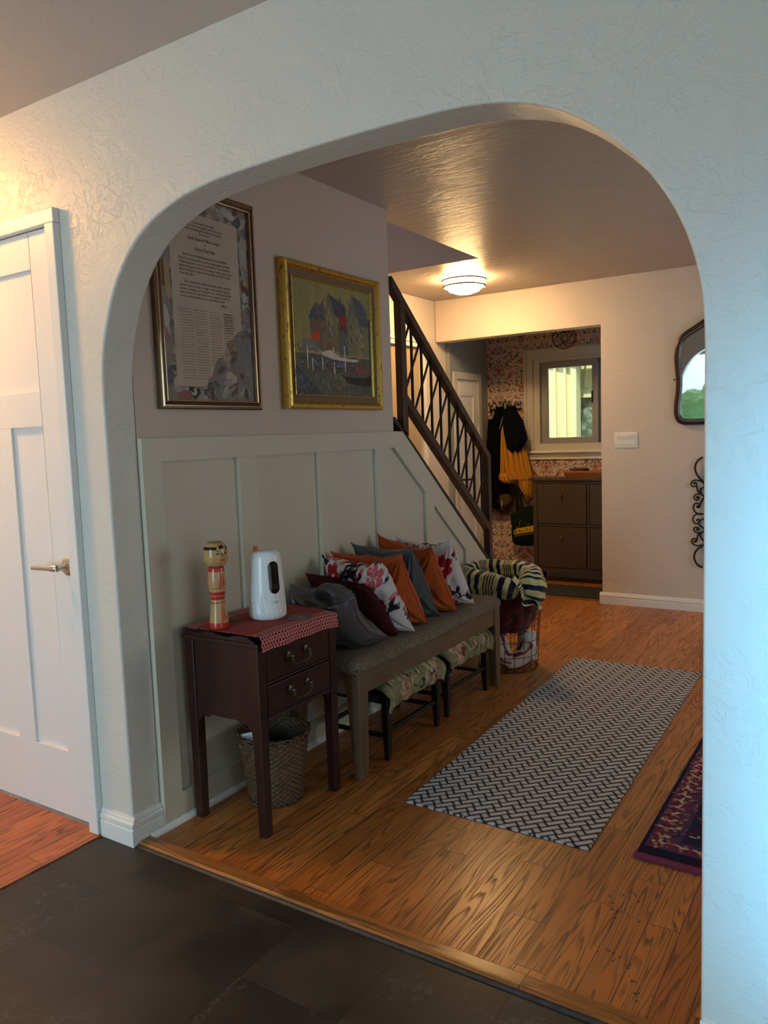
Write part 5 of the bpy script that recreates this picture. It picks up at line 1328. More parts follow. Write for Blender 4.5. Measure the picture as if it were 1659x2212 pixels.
    for (y, z) in ((1.19, 1.83), (1.192, 1.78), (1.29, 1.775), (1.30, 1.755), (1.36, 1.83), (1.36, 1.77), (1.40, 1.78), (1.44, 1.82), (1.455, 1.81)): c.ell(*L(y, z), 0.006, 0.012, 0.1, srgbh(48, 48, 58)); c.ell(*L(y + 0.006, z + 0.004), 0.002, 0.009, 0.1, srgbh(160, 158, 150))
    dab(1.10, 1.80, 0.02, 0.02, srgbh(120, 58, 40), 24, 0.014); c.poly([L(1.055, 1.752), L(1.085, 1.785), L(1.125, 1.79), L(1.115, 1.748)], srgbh(176, 50, 26), jit=0.005); dab(1.085, 1.765, 0.015, 0.008, srgbh(206, 60, 28), 20, 0.010)
    c.poly([L(1.00, 1.75), L(1.11, 1.748), L(1.11, 1.69), L(0.99, 1.695)], srgbh(92, 96, 92), jit=0.004); dab(1.04, 1.72, 0.03, 0.012, srgbh(108, 110, 104), 24, 0.016)
    dab(0.97, 1.69, 0.02, 0.02, srgbh(66, 70, 62), 24, 0.014); dab(1.00, 1.665, 0.03, 0.012, srgbh(44, 44, 46), 30, 0.014, ang=0.2)
    # awning, jetty and boat
    c.poly([L(1.155, 1.715), L(1.18, 1.745), L(1.212, 1.742), L(1.225, 1.71)], srgbh(116, 66, 34), jit=0.003); c.poly([L(1.205, 1.705), L(1.212, 1.735), L(1.22, 1.706)], srgbh(190, 178, 164))
    c.poly([L(1.03, 1.690), L(1.03, 1.645), L(1.46, 1.635), L(1.46, 1.675), L(1.25, 1.680)], srgbh(66, 68, 74), jit=0.005)
    dab(1.2, 1.65, 0.12, 0.006, srgbh(100, 116, 140), 50, 0.014, ang=0.0); dab(1.18, 1.632, 0.09, 0.008, srgbh(42, 30, 36), 50, 0.016, ang=0.0); dab(1.36, 1.64, 0.05, 0.01, srgbh(82, 54, 52), 40, 0.016, ang=0.0)
    c.poly([L(1.11, 1.715), L(1.13, 1.700), L(1.185, 1.715), L(1.215, 1.705), L(1.26, 1.688), L(1.40, 1.682), L(1.40, 1.672), L(1.26, 1.672), L(1.19, 1.678), L(1.13, 1.690)], srgbh(186, 170, 160), jit=0.004)
    c.poly([L(1.02, 1.703), L(1.11, 1.700), L(1.11, 1.692), L(1.02, 1.694)], srgbh(160, 120, 108))
    for (y, z0, z1) in ((1.028, 1.63, 1.72), (1.062, 1.62, 1.67), (1.132, 1.625, 1.68), (1.218, 1.615, 1.66), (1.30, 1.625, 1.738)): c.line([L(y, z0), L(y - 0.002, z1)], 0.006, srgbh(196, 186, 168)); c.line([L(y + 0.002, z0), L(y + 0.002, z0 - 0.06)], 0.003, srgbh(60, 56, 44), 0.6)
    c.poly([L(1.262, 1.617), L(1.29, 1.605), L(1.44, 1.600), L(1.50, 1.615), L(1.515, 1.565), L(1.43, 1.565), L(1.31, 1.575)], srgbh(24, 24, 28), jit=0.003)
    dab(1.42, 1.625, 0.03, 0.012, srgbh(190, 46, 24), 26, 0.014); dab(1.40, 1.545, 0.05, 0.010, srgbh(42, 38, 42), 50, 0.012, ang=1.4)
    c.c *= 1.3 * (0.86 + 0.3 * fbm(c.X * 70, c.Y * 40, 9))[..., None]; c.c = np.clip(c.c, 0, 1)
    return c, oy, oz
c, oy, oz = painting()
P = np.stack([0.017 + 0.0008 * fbm(c.X * 90, c.Y * 60, 2), c.X + oy, c.Y + oz], -1)
grid('canvas', P, c.c, painted('oil_paint', 0.42, 0.45, 0.3, 260), pt)

# ---------------------------------------------------------------- pillows
def velvet(name, col, rough=0.55, sheen=0.6, var=0.12):
    t = NT(name); p = t.pos(); n = t.noise(p, 9, 4, 0.55)
    c = t.mix(n, tuple(x * (1 - var * 2) for x in col), tuple(min(1, x * (1 + var * 2)) for x in col))
    return t.fin(c, rough, 0, t.bump(t.noise(p, 22, 3, 0.5), 0.35, 0.015), 0.3, Sheen__Weight=sheen, Sheen__Roughness=0.4)
def floral(seed, W=0.42):
    c = Cv(W, W, 0.0026, srgbh(206, 196, 190)); R = random.Random(seed)
    ink, red, pk, lt = srgbh(34, 28, 40), srgbh(158, 34, 38), srgbh(196, 88, 92), srgbh(216, 150, 146)
    for k in range(13):
        x, y = R.random() * W, R.random() * W; a = R.random() * 6.28; s = R.choice((-1, 1))
        pts = []
        for j in range(16):
            pts.append((x, y)); a += s * 0.24 + 0.1 * math.sin(j); x += 0.016 * math.cos(a); y += 0.016 * math.sin(a)
        c.line(pts, 0.009, ink)
        for j in range(2, 16, 2):
            for sg in (-1, 1):
                aa = math.atan2(pts[j][1] - pts[j - 1][1], pts[j][0] - pts[j - 1][0]) + sg * 0.9
                c.leaf(pts[j][0], pts[j][1], aa, 0.042, 0.019, ink)
    for k in range(8):
        x, y = R.uniform(0.03, W - 0.03), R.uniform(0.03, W - 0.03); r = R.uniform(0.040, 0.072); a0 = R.random() * 6
        c.ell(x, y, r * 1.25, r * 1.2, 0, srgbh(206, 196, 190))
        for j in range(6): c.ell(x + r * 0.62 * math.cos(a0 + j * PI / 3), y + r * 0.62 * math.sin(a0 + j * PI / 3), r * 0.5, r * 0.42, a0 + j * PI / 3, red if k % 2 == 0 else pk)
        c.ell(x, y, r * 0.6, r * 0.6, 0, red if k % 2 == 0 else pk)
        for j in range(5): c.line(spiral(x, y, r * 0.15, r * 0.85, a0 + j * 1.25, a0 + j * 1.25 + 1.2, 6), 0.004, lt if k % 2 else srgbh(128, 22, 30))
        c.ell(x, y, r * 0.18, r * 0.18, 0, lt)
    for k in range(14):
        x, y = R.random() * W, R.random() * W
        for j in range(5): c.ell(x + 0.009 * math.cos(j * 1.257), y + 0.009 * math.sin(j * 1.257), 0.006, 0.006, 0, red if k % 2 else pk)
    return c
def pillow(name, label, TL, TR, BR, BL, T, mat, n=72, seed=0, group=None, path=None, cv=None, wr=0.010, seam=None, pinch=0.05, fluff=0.0):
    TL, TR, BR, BL = [np.array(p, float) for p in (TL, TR, BR, BL)]
    g = np.linspace(0, 1, n); U, V = np.meshgrid(g, g)      # V: 0 bottom, 1 top
    uu = 0.5 + (U - 0.5) * (1 - pinch * (1 - (2 * V - 1) ** 2)); vv = 0.5 + (V - 0.5) * (1 - pinch * (1 - (2 * U - 1) ** 2))
    def bl(u, v): return (BL * (1 - u)[..., None] + BR * u[..., None]) * (1 - v)[..., None] + (TL * (1 - u)[..., None] + TR * u[..., None]) * v[..., None]
    M = bl(uu, vv)
    if path is not None:                                     # path of the mid line: (v, dy, dz)
        pv = np.array(path); M[..., 1] += np.interp(vv, pv[:, 0], pv[:, 1]); M[..., 2] += np.interp(vv, pv[:, 0], pv[:, 2])
    M[..., 2] -= 0.030 * 4 * U * (1 - U) * V ** 2
    N0 = np.cross(TR - TL, TL - BL); N0 /= np.linalg.norm(N0)
    if path is None: M = M + N0 * (0.055 * (fbm(U * 1.6 + seed, V * 1.6, seed + 40) - 0.47) * (0.3 + 0.7 * V))[..., None]
    du = np.gradient(M, axis=1); dv = np.gradient(M, axis=0)
    N = np.cross(du, dv); N /= np.linalg.norm(N, axis=-1, keepdims=True) + 1e-9
    if N[..., 1].mean() > 0: N = -N                           # front faces the arch
    e = lambda q: np.clip(1 - np.abs(2 * q - 1) ** 2.3, 0, 1) ** 0.56
    th = T / 2 * e(U) * e(V)
    rs = np.random.RandomState(seed)
    def wrinkle(sd):
        w = np.zeros(U.shape)
        for (cu, cvv) in ((0, 0), (1, 0), (0, 1), (1, 1)):
            a = np.arctan2(V - cvv, U - cu); d = np.hypot(U - cu, V - cvv)
            w += np.sin(a * (13 + 5 * rs.rand()) + rs.rand() * 6 + 3 * d) * np.exp(-d * 3.0) * np.clip(d * 6, 0, 1)
        return wr * (w * 1.0 + 1.5 * (fbm(U * 5, V * 5, sd) - 0.47))
    edge = np.clip(np.minimum(np.minimum(U, 1 - U), np.minimum(V, 1 - V)) * 8, 0, 1)
    def side(sgn, sd):
        d = th + wrinkle(sd) * edge
        if fluff: d = d + fluff * (np.random.RandomState(sd).rand(*U.shape) - 0.3) * edge
        return M + sgn * N * d[..., None]
    A, B = side(1, seed + 1), side(-1, seed + 2)
    if cv is not None:
        iu = np.clip((U * (cv.nx - 1)).astype(int), 0, cv.nx - 1); iv = np.clip((V * (cv.ny - 1)).astype(int), 0, cv.ny - 1)
        CA = cv.c[iv, iu]; CB = cv.c[iv, cv.nx - 1 - iu]
    else: CA = CB = np.ones(A.shape)
    base = np.array([(BL[0] + BR[0]) / 2, (BL[1] + BR[1]) / 2, min(A[..., 2].min(), B[..., 2].min())])
    d = thing(name, label, 'pillow', tuple(base), group)
    v = np.concatenate([A.reshape(-1, 3), B.reshape(-1, 3)]); k = n * n
    idx = np.arange(k).reshape(n, n)
    q1 = np.stack([idx[:-1, :-1], idx[:-1, 1:], idx[1:, 1:], idx[1:, :-1]], -1).reshape(-1, 4)
    q = np.concatenate([q1, q1[:, ::-1] + k])
    me = bpy.data.meshes.new('cover'); me.from_pydata([tuple(p) for p in (v - base)], [], [tuple(f) for f in q])
    at = me.color_attributes.new('Col', 'FLOAT_COLOR', 'POINT')
    c4 = np.ones((len(v), 4), np.float32); c4[:, :3] = np.concatenate([CA.reshape(-1, 3), CB.reshape(-1, 3)]); at.data.foreach_set('color', c4.ravel())
    bm = bmesh.new(); bm.from_mesh(me); bmesh.ops.remove_doubles(bm, verts=bm.verts, dist=1e-5); bmesh.ops.recalc_face_normals(bm, faces=bm.faces)
    for f in bm.faces: f.smooth = True
    bm.to_mesh(me); bm.free()
    link('cover', me, mat, d, base)
    if seam is not None:
        per = [M[0, i] for i in range(0, n, 2)] + [M[i, n - 1] for i in range(0, n, 2)] + [M[n - 1, i] for i in range(n - 1, -1, -2)] + [M[i, 0] for i in range(n - 1, -1, -2)]
        per = [p for j, p in enumerate(per) if j == 0 or np.linalg.norm(p - per[j - 1]) > 1e-4]
        MB().tube(per, 0.0028, 6, True).build('seam', seam, d, smooth=True)
    return d
SZ = 0.487
M_satin = NT('grey_satin'); p_ = M_satin.pos()
M_satin = M_satin.fin(M_satin.mix(M_satin.noise(p_, 6, 3), (0.060, 0.058, 0.064), (0.095, 0.092, 0.102)), 0.34, 0.2, M_satin.bump(M_satin.noise(p_, 11, 3, 0.5), 0.45, 0.02), 0.8)
M_orange = velvet('burnt_orange_velvet', (0.42, 0.068, 0.007), 0.65, 0.05)
M_slvel = velvet('slate_grey_velvet', (0.075, 0.080, 0.080), 0.6, 0.1)
M_fur = velvet('dark_red_fur', (0.040, 0.002, 0.004), 0.95, 0.0, 0.3)
M_flor = painted('floral_cotton', 0.8, 0.15, 0.3, 120)
G = 'cushions heaped on the bench'
pillow('pillow', 'shiny grey satin pillow slumped against the side table end of the bench', (0.055, 0.80, 0.755), (0.375, 0.79, 0.735), (0.385, 1.02, SZ + 0.02), (0.06, 1.02, SZ + 0.02), 0.185, M_satin, 80, 5, G,
       [(0, 0, 0), (0.25, -0.075, -0.012), (0.5, -0.095, 0.01), (0.75, -0.055, 0.035), (1, 0.0, -0.01)], None, 0.011, plain('satin_seam', (0.07, 0.068, 0.075), 0.35, 0.1, var=0.1), 0.03)
pillow('pillow', 'dark red furry pillow squeezed between the grey satin and the front floral pillow', (0.035, 0.925, 0.770), (0.355, 0.905, 0.735), (0.365, 1.125, SZ), (0.045, 1.125, SZ), 0.14, M_fur, 110, 7, G, None, None, 0.006, None, 0.04, 0.013)
pillow('pillow', 'white pillow with red and black flowers just behind the dark red furry pillow', (0.045, 1.010, 0.825), (0.395, 0.955, 0.832), (0.398, 1.205, SZ), (0.055, 1.225, SZ), 0.17, M_flor, 120, 11, G, None, floral(5), 0.016, None, 0.09)
pillow('pillow', 'burnt orange velvet pillow directly behind the front floral pillow', (0.04, 1.115, 0.842), (0.385, 1.125, 0.832), (0.378, 1.352, SZ), (0.055, 1.36, SZ), 0.175, M_orange, 80, 15, G, None, None, 0.024, plain('orange_piping', (0.38, 0.06, 0.007), 0.65, var=0.1), 0.08)
pillow('pillow', 'slate grey velvet pillow between the two orange pillows', (0.05, 1.245, 0.855), (0.388, 1.215, 0.856), (0.352, 1.515, SZ), (0.055, 1.48, SZ), 0.155, M_slvel, 80, 19, G, None, None, 0.022, plain('slate_piping', (0.075, 0.088, 0.095), 0.6, var=0.1), 0.09)
pillow('pillow', 'burnt orange velvet pillow between the slate grey and the rear floral pillow', (0.045, 1.475, 0.868), (0.380, 1.405, 0.826), (0.382, 1.635, SZ), (0.055, 1.64, SZ), 0.18, M_orange, 80, 23, G, None, None, 0.022, plain('orange_piping', (0.38, 0.06, 0.007), 0.65, var=0.1), 0.08)
pillow('pillow', 'white pillow with red and black flowers at the blanket end of the bench', (0.05, 1.640, 0.838), (0.385, 1.565, 0.836), (0.395, 1.795, SZ), (0.055, 1.80, SZ), 0.17, M_flor, 120, 27, G, None, floral(9), 0.015, None, 0.08)

# ---------------------------------------------------------------- wire basket and blankets
def wire_basket():
    cx, cy = 0.295, 2.405
    d = thing('wire_basket', 'round black wire basket of blankets at the far end of the bench', 'basket', (cx, cy, 0))
    M_w = plain('black_wire', (0.012, 0.010, 0.010), 0.45, 0.3)
    rr = lambda z: 0.165 + 0.028 * z / 0.42
    for k in range(20):
        a = 2 * PI * k / 20
        MB().tube([(cx + rr(z) * math.cos(a), cy + rr(z) * math.sin(a), z) for z in (0.003, 0.14, 0.28, 0.42)], 0.0017, 6).build('upright_wire', M_w, d)
    for z in (0.003, 0.085, 0.17, 0.255, 0.34, 0.42):
        MB().tube([(cx + rr(z) * math.cos(a), cy + rr(z) * math.sin(a), z) for a in np.linspace(0, 2 * PI, 40, endpoint=False)], 0.0026 if z in (0.003, 0.42) else 0.0017, 6, True).build('hoop', M_w, d, smooth=True)
    for k in range(-3, 4):
        o = 0.042 * k; h = math.sqrt(0.163 ** 2 - o * o)
        MB().tube([(cx + o, cy - h, 0.0035), (cx + o, cy + h, 0.0035)], 0.0015, 6).build('floor_wire', M_w, d)
    # dark red chunky knit
    nz, nt = 90, 130
    t = np.linspace(0, 2 * PI, nt, endpoint=False); z = np.linspace(0, 1, nz); T, Z = np.meshgrid(t, z)
    prof = np.interp(Z, [0, 0.08, 0.3, 0.6, 0.85, 1.0], [0.02, 0.115, 0.142, 0.158, 0.150, 0.03])
    lump = 0.030 * (fbm(T * 1.9 + 5, Z * 6, 3) - 0.5) + 0.012 * np.abs(np.sin(T * 5 + 6 * fbm(T * 1.5, Z * 4, 8))) * np.sin(Z * PI)
    knit = 0.0035 * np.abs(np.sin(Z * 90 + 5 * fbm(T * 3, Z * 5, 4))) + 0.002 * np.sin(T * 60)
    Rr = prof + lump + knit
    P = np.stack([cx + Rr * np.cos(T), cy + Rr * np.sin(T), 0.195 + 0.275 * Z + 0.03 * (fbm(T * 2, Z * 3, 6) - 0.5)], -1)
    seam_fix = np.linspace(0, 1, nt)
    for arr in (P,):
        k = 12
        for j in range(k):
            w_ = (j + 1) / (k + 1) * 0.5 + 0.0
            a = arr[:, j].copy(); b_ = arr[:, -1 - j].copy()
        rad = np.hypot(arr[..., 0] - cx, arr[..., 1] - cy)
        for j in range(k):
            f = 0.5 * (1 - j / k)
            m0 = (rad[:, j] + rad[:, -1 - j]) / 2
            rad[:, j] = rad[:, j] * (1 - 2 * f * 0.999) + m0 * 2 * f * 0.999; rad[:, -1 - j] = rad[:, -1 - j] * (1 - 2 * f * 0.999) + m0 * 2 * f * 0.999
        arr[..., 0] = cx + rad * np.cos(T); arr[..., 1] = cy + rad * np.sin(T)
    o = grid('knitted_throw', P, np.ones(P.shape) * np.array(srgb(92, 24, 30)), painted('dark_red_knit', 0.95, 0.05, 0.8, 160, 0.3), None, wrap_u=True)
    tag(o, 'dark red chunky knitted throw stuffed in the wire basket', 'throw blanket')
    # rolls low in the basket
    def roll(name, label, pts, r, c0, c1, n1, wave):
        pts = catmull(pts, 8); m_ = len(pts); n_ = 26
        s = np.linspace(0, 1, m_); a = np.linspace(0, 2 * PI, n_, endpoint=False)
        vs = []; prev = None
        P = np.zeros((m_, n_, 3)); C = np.zeros((m_, n_, 3))
        for i, p in enumerate(pts):
            dd = (pts[min(i + 1, m_ - 1)] - pts[max(i - 1, 0)]).normalized()
            q = dd.cross(Vector((0, 0, 1)))
            if q.length < 1e-3: q = Vector((1, 0, 0))
            q.normalize(); w_ = q.cross(dd)
            endk = min(1, math.sin(PI * min(max(s[i], 0.0), 1.0)) * 5 + 0.15)
            for k, aa in enumerate(a):
                r_ = r * endk * (1 + 0.09 * math.sin(3 * aa + 7 * s[i]))
                P[i, k] = p + q * (r_ * math.cos(aa)) + w_ * (r_ * math.sin(aa))
                C[i, k] = c0 if wave(s[i], aa) else c1
        o = grid(name, P, C, painted(name + '_cloth', 0.95, 0.08, 0.4, 200), None, wrap_u=True)
        tag(o, label, 'blanket')
    roll('rolled_towel', 'white towel folded low in the wire basket near the bench leg', [(0.19, 2.40, 0.045), (0.18, 2.36, 0.12), (0.20, 2.40, 0.20)], 0.050, srgb(188, 180, 176), srgb(188, 180, 176), 0, lambda s, a: True)
    roll('rolled_blanket', 'cream blanket with wine red stripes rolled low in the wire basket', [(0.27, 2.31, 0.21), (0.30, 2.305, 0.10), (0.34, 2.315, 0.055), (0.40, 2.37, 0.075), (0.41, 2.41, 0.15)], 0.050, srgb(112, 32, 50), srgb(200, 186, 174), 0, lambda s, a: (a * 1.3 + s) % 1.5 < 0.52)
    roll('folded_sheet', 'white folded sheet standing in the wire basket towards the room', [(0.385, 2.47, 0.03), (0.39, 2.47, 0.11), (0.385, 2.46, 0.19)], 0.052, srgb(206, 208, 212), srgb(206, 208, 212), 0, lambda s, a: True)
    # striped blanket bundled on top
    pts = catmull([(0.425, 2.285, 0.470), (0.33, 2.262, 0.480), (0.22, 2.262, 0.492), (0.125, 2.285, 0.500), (0.085, 2.345, 0.520), (0.125, 2.415, 0.545), (0.23, 2.42, 0.552), (0.335, 2.415, 0.552), (0.425, 2.395, 0.545), (0.475, 2.345, 0.515), (0.492, 2.315, 0.455), (0.485, 2.300, 0.420)], 14)
    m_ = len(pts); n_ = 40
    L = np.concatenate([[0], np.cumsum([(pts[i + 1] - pts[i]).length for i in range(m_ - 1)])])
    a = np.linspace(0, 2 * PI, n_, endpoint=False)
    P = np.zeros((m_, n_, 3)); C = np.zeros((m_, n_, 3))
    crm, navy = np.array(srgb(206, 198, 142)), np.array(srgb(22, 26, 52))
    seq = []; 
    pat = [(0.024, 0), (0.026, 1), (0.024, 0), (0.024, 1), (0.024, 0), (0.007, 1), (0.008, 0), (0.007, 1), (0.008, 0), (0.007, 1), (0.008, 0), (0.007, 1)]
    tot = sum(p[0] for p in pat)
    def stripe(x):
        x = x % tot
        for w_, k in pat:
            if x < w_: return k
            x -= w_
        return 0
    for i, p in enumerate(pts):
        dd = (pts[min(i + 1, m_ - 1)] - pts[max(i - 1, 0)]).normalized()
        q = dd.cross(Vector((0.1, 0, 1))).normalized(); w_ = q.cross(dd)
        s = i / (m_ - 1)
        rad = 0.061 + 0.009 * math.sin(7 * s + 1)
        endk = min(1.0, 0.25 + s * 14, 0.5 + (1 - s) * 6)
        for k, aa in enumerate(a):
            f = 1 + 0.10 * math.sin(3 * aa + 9 * s) + 0.06 * math.sin(7 * aa - 14 * s) + 0.10 * math.sin(aa * 2 + 31 * s) * math.sin(17 * s)
            P[i, k] = p + q * (rad * endk * f * math.cos(aa)) + w_ * (rad * endk * f * math.sin(aa))
            C[i, k] = navy if stripe(L[i] + 0.012 * math.sin(aa * 1.0 + 2.5 * s * 4)) else crm
    # refine along the length so the stripes stay crisp
    k = 3
    si = np.linspace(0, m_ - 1, (m_ - 1) * k + 1); i0 = np.minimum(si.astype(int), m_ - 2); f = (si - i0)[:, None, None]
    P2 = P[i0] * (1 - f) + P[i0 + 1] * f
    L2_ = np.interp(si, np.arange(m_), L)
    C2 = np.zeros(P2.shape)
    for i in range(len(si)):
        for kk, aa in enumerate(a):
            C2[i, kk] = navy if stripe(L2_[i] + 0.010 * math.sin(aa + 10 * si[i] / m_)) else crm
    o = grid('striped_blanket', P2, C2, painted('striped_fleece', 0.95, 0.08, 0.4, 180, 0.3), None, wrap_u=True)
    LOC[o.name] = tuple(o.location)
    nu_, nv_ = 90, 60
    U, V = np.meshgrid(np.linspace(0, 1, nu_), np.linspace(0, 1, nv_))
    fx = 0.435 + 0.085 * U + 0.012 * np.sin(U * 9 + 2 * V); fy = 2.235 + 0.14 * U + 0.016 * np.sin(U * 11 + V * 2) * V
    fz = 0.535 - 0.035 * U - V * (0.115 + 0.035 * U) + 0.008 * np.sin(U * 14)
    arc = np.sin(np.clip(V * 2.2, 0, 1) * PI / 2)
    Pf = np.stack([fx - 0.05 * (1 - arc) + 0.015 * V, fy - 0.02 * arc, fz + 0.012 * (1 - arc)], -1)
    ph_ = (V * 0.13 + 0.02 * np.sin(U * 5)) 
    st_ = np.vectorize(stripe)(ph_ + 0.085)
    grid('hanging_flap', Pf, np.where(st_[..., None] == 1, navy, crm), o.data.materials[0], o)
    tag(o, 'cream and navy striped fleece blanket bundled on top of the wire basket', 'blanket')
wire_basket()

# ---------------------------------------------------------------- rugs
def weave():
    t = NT('woven_print_rug'); s = t.xyz(); r2_ = 1 / math.sqrt(2)
    a = t.ma('MULTIPLY', t.ma('ADD', s[0], s[1]), r2_); b_ = t.ma('MULTIPLY', t.ma('SUBTRACT', s[1], s[0]), r2_)
    v = t.ma('DIVIDE', b_, 0.0285); row = t.ma('FLOOR', v); fb = t.ma('FRACT', v)
    u = t.ma('SUBTRACT', t.ma('DIVIDE', a, 0.0975), t.ma('MULTIPLY', row, 0.3333)); fa = t.ma('FRACT', u)
    rod = t.ma('LESS_THAN', fa, 0.665)
    pr = t.ma('POWER', t.ma('SINE', t.ma('MULTIPLY', fb, PI)), 0.75)
    prc = t.ma('MULTIPLY', pr, t.ramp(t.ma('MINIMUM', fa, t.ma('SUBTRACT', 0.665, fa)), [(0.0, 0.1), (0.03, 1.0)]))
    q = t.ma('DIVIDE', t.ma('SUBTRACT', fa, 0.665), 0.335)
    pp = t.ma('MULTIPLY', t.ma('POWER', t.ma('SINE', t.ma('MULTIPLY', q, PI)), 0.9), t.ramp(t.ma('MINIMUM', fb, t.ma('SUBTRACT', 1.0, fb)), [(0.0, 0.3), (0.12, 0.95)]))
    val = t.ma('ADD', t.ma('MULTIPLY', rod, prc), t.ma('MULTIPLY', t.ma('SUBTRACT', 1.0, rod), pp))
    val = t.ma('ADD', val, t.ma('MULTIPLY', t.ma('SUBTRACT', t.noise(t.pos(), 160, 3), 0.5), 0.25))
    c = t.ramp(val, [(0.26, (0.012, 0.013, 0.017)), (0.50, (0.14, 0.14, 0.15)), (0.74, (0.40, 0.375, 0.38)), (1.0, (0.56, 0.53, 0.53))])
    return t.fin(c, 0.85, 0, t.bump(val, 0.25, 0.003), 0.2)
rg = MB().prism([(0.640, 0.693), (1.319, 0.693), (1.281, 2.713), (0.586, 2.691)], 'z', 0.0, 0.006).build('basketweave_rug', weave(), None, origin=(0.96, 1.7, 0))
tag(rg, 'grey and black basketweave print runner rug on the oak floor', 'rug')

def persian():
    W, Hh = 0.95, 1.75
    c = Cv(W, Hh, 0.0036, srgbh(34, 30, 46)); R = random.Random(17)
    cols = [srgbh(112, 34, 54), srgbh(140, 96, 84), srgbh(38, 40, 66), srgbh(166, 142, 118), srgbh(90, 28, 42), srgbh(120, 82, 60)]
    navy, wine, cream, mauve = srgbh(40, 38, 54), srgbh(116, 34, 50), srgbh(178, 160, 138), srgbh(92, 62, 78)
    # outer border 0.02-0.11, guard, then field with medallion work
    c.poly([(0.012, 0.05), (W, 0.05), (W, Hh), (0.012, Hh)], srgbh(70, 50, 74))
    def motif(x, y, r, k):
        for j in range(8): c.leaf(x, y, j * PI / 4 + k, r, r * 0.42, cols[(j + k) % 5])
        c.ell(x, y, r * 0.28, r * 0.28, 0, cols[3])
    for j in range(30):
        y = 0.075 + j * 0.056
        motif(0.045, y, 0.030, j); c.line([(0.02, y + 0.028), (0.09, y + 0.020)], 0.005, wine); c.leaf(0.07, y + 0.01, 0.5, 0.03, 0.012, cols[(j + 1) % 6]); c.leaf(0.072, y + 0.035, 2.2, 0.026, 0.011, cols[(j + 3) % 6])
    for j in range(18):
        x = 0.06 + j * 0.056
        motif(x, 0.085, 0.026, j); c.line([(x + 0.028, 0.06), (x + 0.02, 0.115)], 0.005, wine)
    for k in range(500):
        x, y = R.uniform(0.015, 0.11), R.uniform(0.06, Hh); c.leaf(x, y, R.random() * 6.28, 0.014, 0.006, R.choice(cols), 0.9)
    c.poly([(0.108, 0.118), (0.120, 0.118), (0.120, Hh), (0.108, Hh)], srgbh(40, 40, 62)); c.poly([(0.108, 0.118), (W, 0.118), (W, 0.130), (0.108, 0.130)], srgbh(40, 40, 62))
    sl = (c.X > 0.12) & (c.Y > 0.13); c.c[sl] = navy
    for k in range(2600):
        x, y = R.uniform(0.125, W), R.uniform(0.135, Hh); c.leaf(x, y, R.random() * 6.28, R.uniform(0.012, 0.03), R.uniform(0.005, 0.011), R.choice(cols + [cream, cream, cream, mauve]), 0.95)
    for k in range(60):
        x, y = R.uniform(0.14, W), R.uniform(0.15, Hh); r = R.uniform(0.018, 0.034)
        c.ell(x, y, r, r * 0.8, R.random() * 3, navy); motif(x, y, r * 0.8, k)
        c.line(spiral(x, y, r, r * 1.9, R.random() * 6, R.random() * 6 + 4, 16), 0.005, R.choice((cream, wine, mauve)))
    c.c = np.clip(c.c * 1.5, 0, 1); c.mottle(0.18, 220, 2)
    return c
c = persian()
o0 = np.array((1.452, 0.752)); ang = math.radians(-1.5)
X = o0[0] + c.X * math.cos(ang) - c.Y * math.sin(ang) * 0.0 ; Yy = o0[1] + c.Y + c.X * math.sin(ang)
X = X + c.Y * 0.004
d = thing('oriental_rug', 'dark red and navy oriental rug at the right edge of the archway', 'rug', (1.9, 1.6, 0))
g = grid('pile', np.stack([X, Yy, 0.0075 + 0.0006 * fbm(c.X * 40, c.Y * 40, 1)], -1), c.c, painted('rug_pile', 0.98, 0.05, 0.6, 500), d)
k_ = lambda x, y: (o0[0] + x + y * 0.004, o0[1] + y + x * math.sin(ang))
bm_ = [k_(0, 0), k_(0.95, 0), k_(0.95, 1.75), k_(0, 1.75)]
MB().prism(bm_, 'z', 0.0, 0.0068).build('backing', plain('rug_edge', srgb(70, 30, 50), 0.95, var=0.2), d)
MB().prism([k_(-0.003, -0.03), k_(0.95, -0.03), k_(0.95, 0.002), k_(-0.003, 0.002)], 'z', 0.0, 0.0072).build('end_band', plain('rug_end_band', srgb(120, 44, 80), 0.95, var=0.25, vscale=150, bump=0.5, bscale=400), d)

# ---------------------------------------------------------------- coat rack, coats, hat, bag
rk = thing('coat_hooks', 'black wrought iron coat hook rail with scrolls on the wallpaper', 'coat hooks', (-0.875, 5.09, 1.5))
m = MB().box(-1.03, 5.090, 1.525, -0.72, 5.099, 1.545); m.build('rail', M_black, rk)
for k, x in enumerate((-1.0, -0.94, -0.88, -0.82, -0.76)):
    MB().tube(catmull([(x, 5.09, 1.54), (x - 0.01, 5.06, 1.51), (x, 5.03, 1.52), (x + 0.003, 5.02, 1.56), (x + 0.012, 5.03, 1.575)], 5), 0.0055, 8).build('hook', M_black, rk, smooth=True)
for (x, s) in ((-0.955, -1), (-0.79, 1)):
    MB().tube(catmull([(x, 5.085, 1.55), (x + s * 0.02, 5.08, 1.60), (x + s * 0.045, 5.075, 1.585), (x + s * 0.068, 5.07, 1.57), (x + s * 0.08, 5.07, 1.592), (x + s * 0.068, 5.07, 1.602)], 6), 0.005, 8).build('scroll', M_black, rk, smooth=True)
for x in (-0.915, -0.875, -0.835):
    MB().tube(catmull([(x - 0.016, 5.085, 1.535), (x - 0.012, 5.08, 1.59), (x, 5.08, 1.61), (x + 0.012, 5.08, 1.59), (x + 0.016, 5.085, 1.535)], 6), 0.0045, 8).build('arch_scroll', M_black, rk, smooth=True)

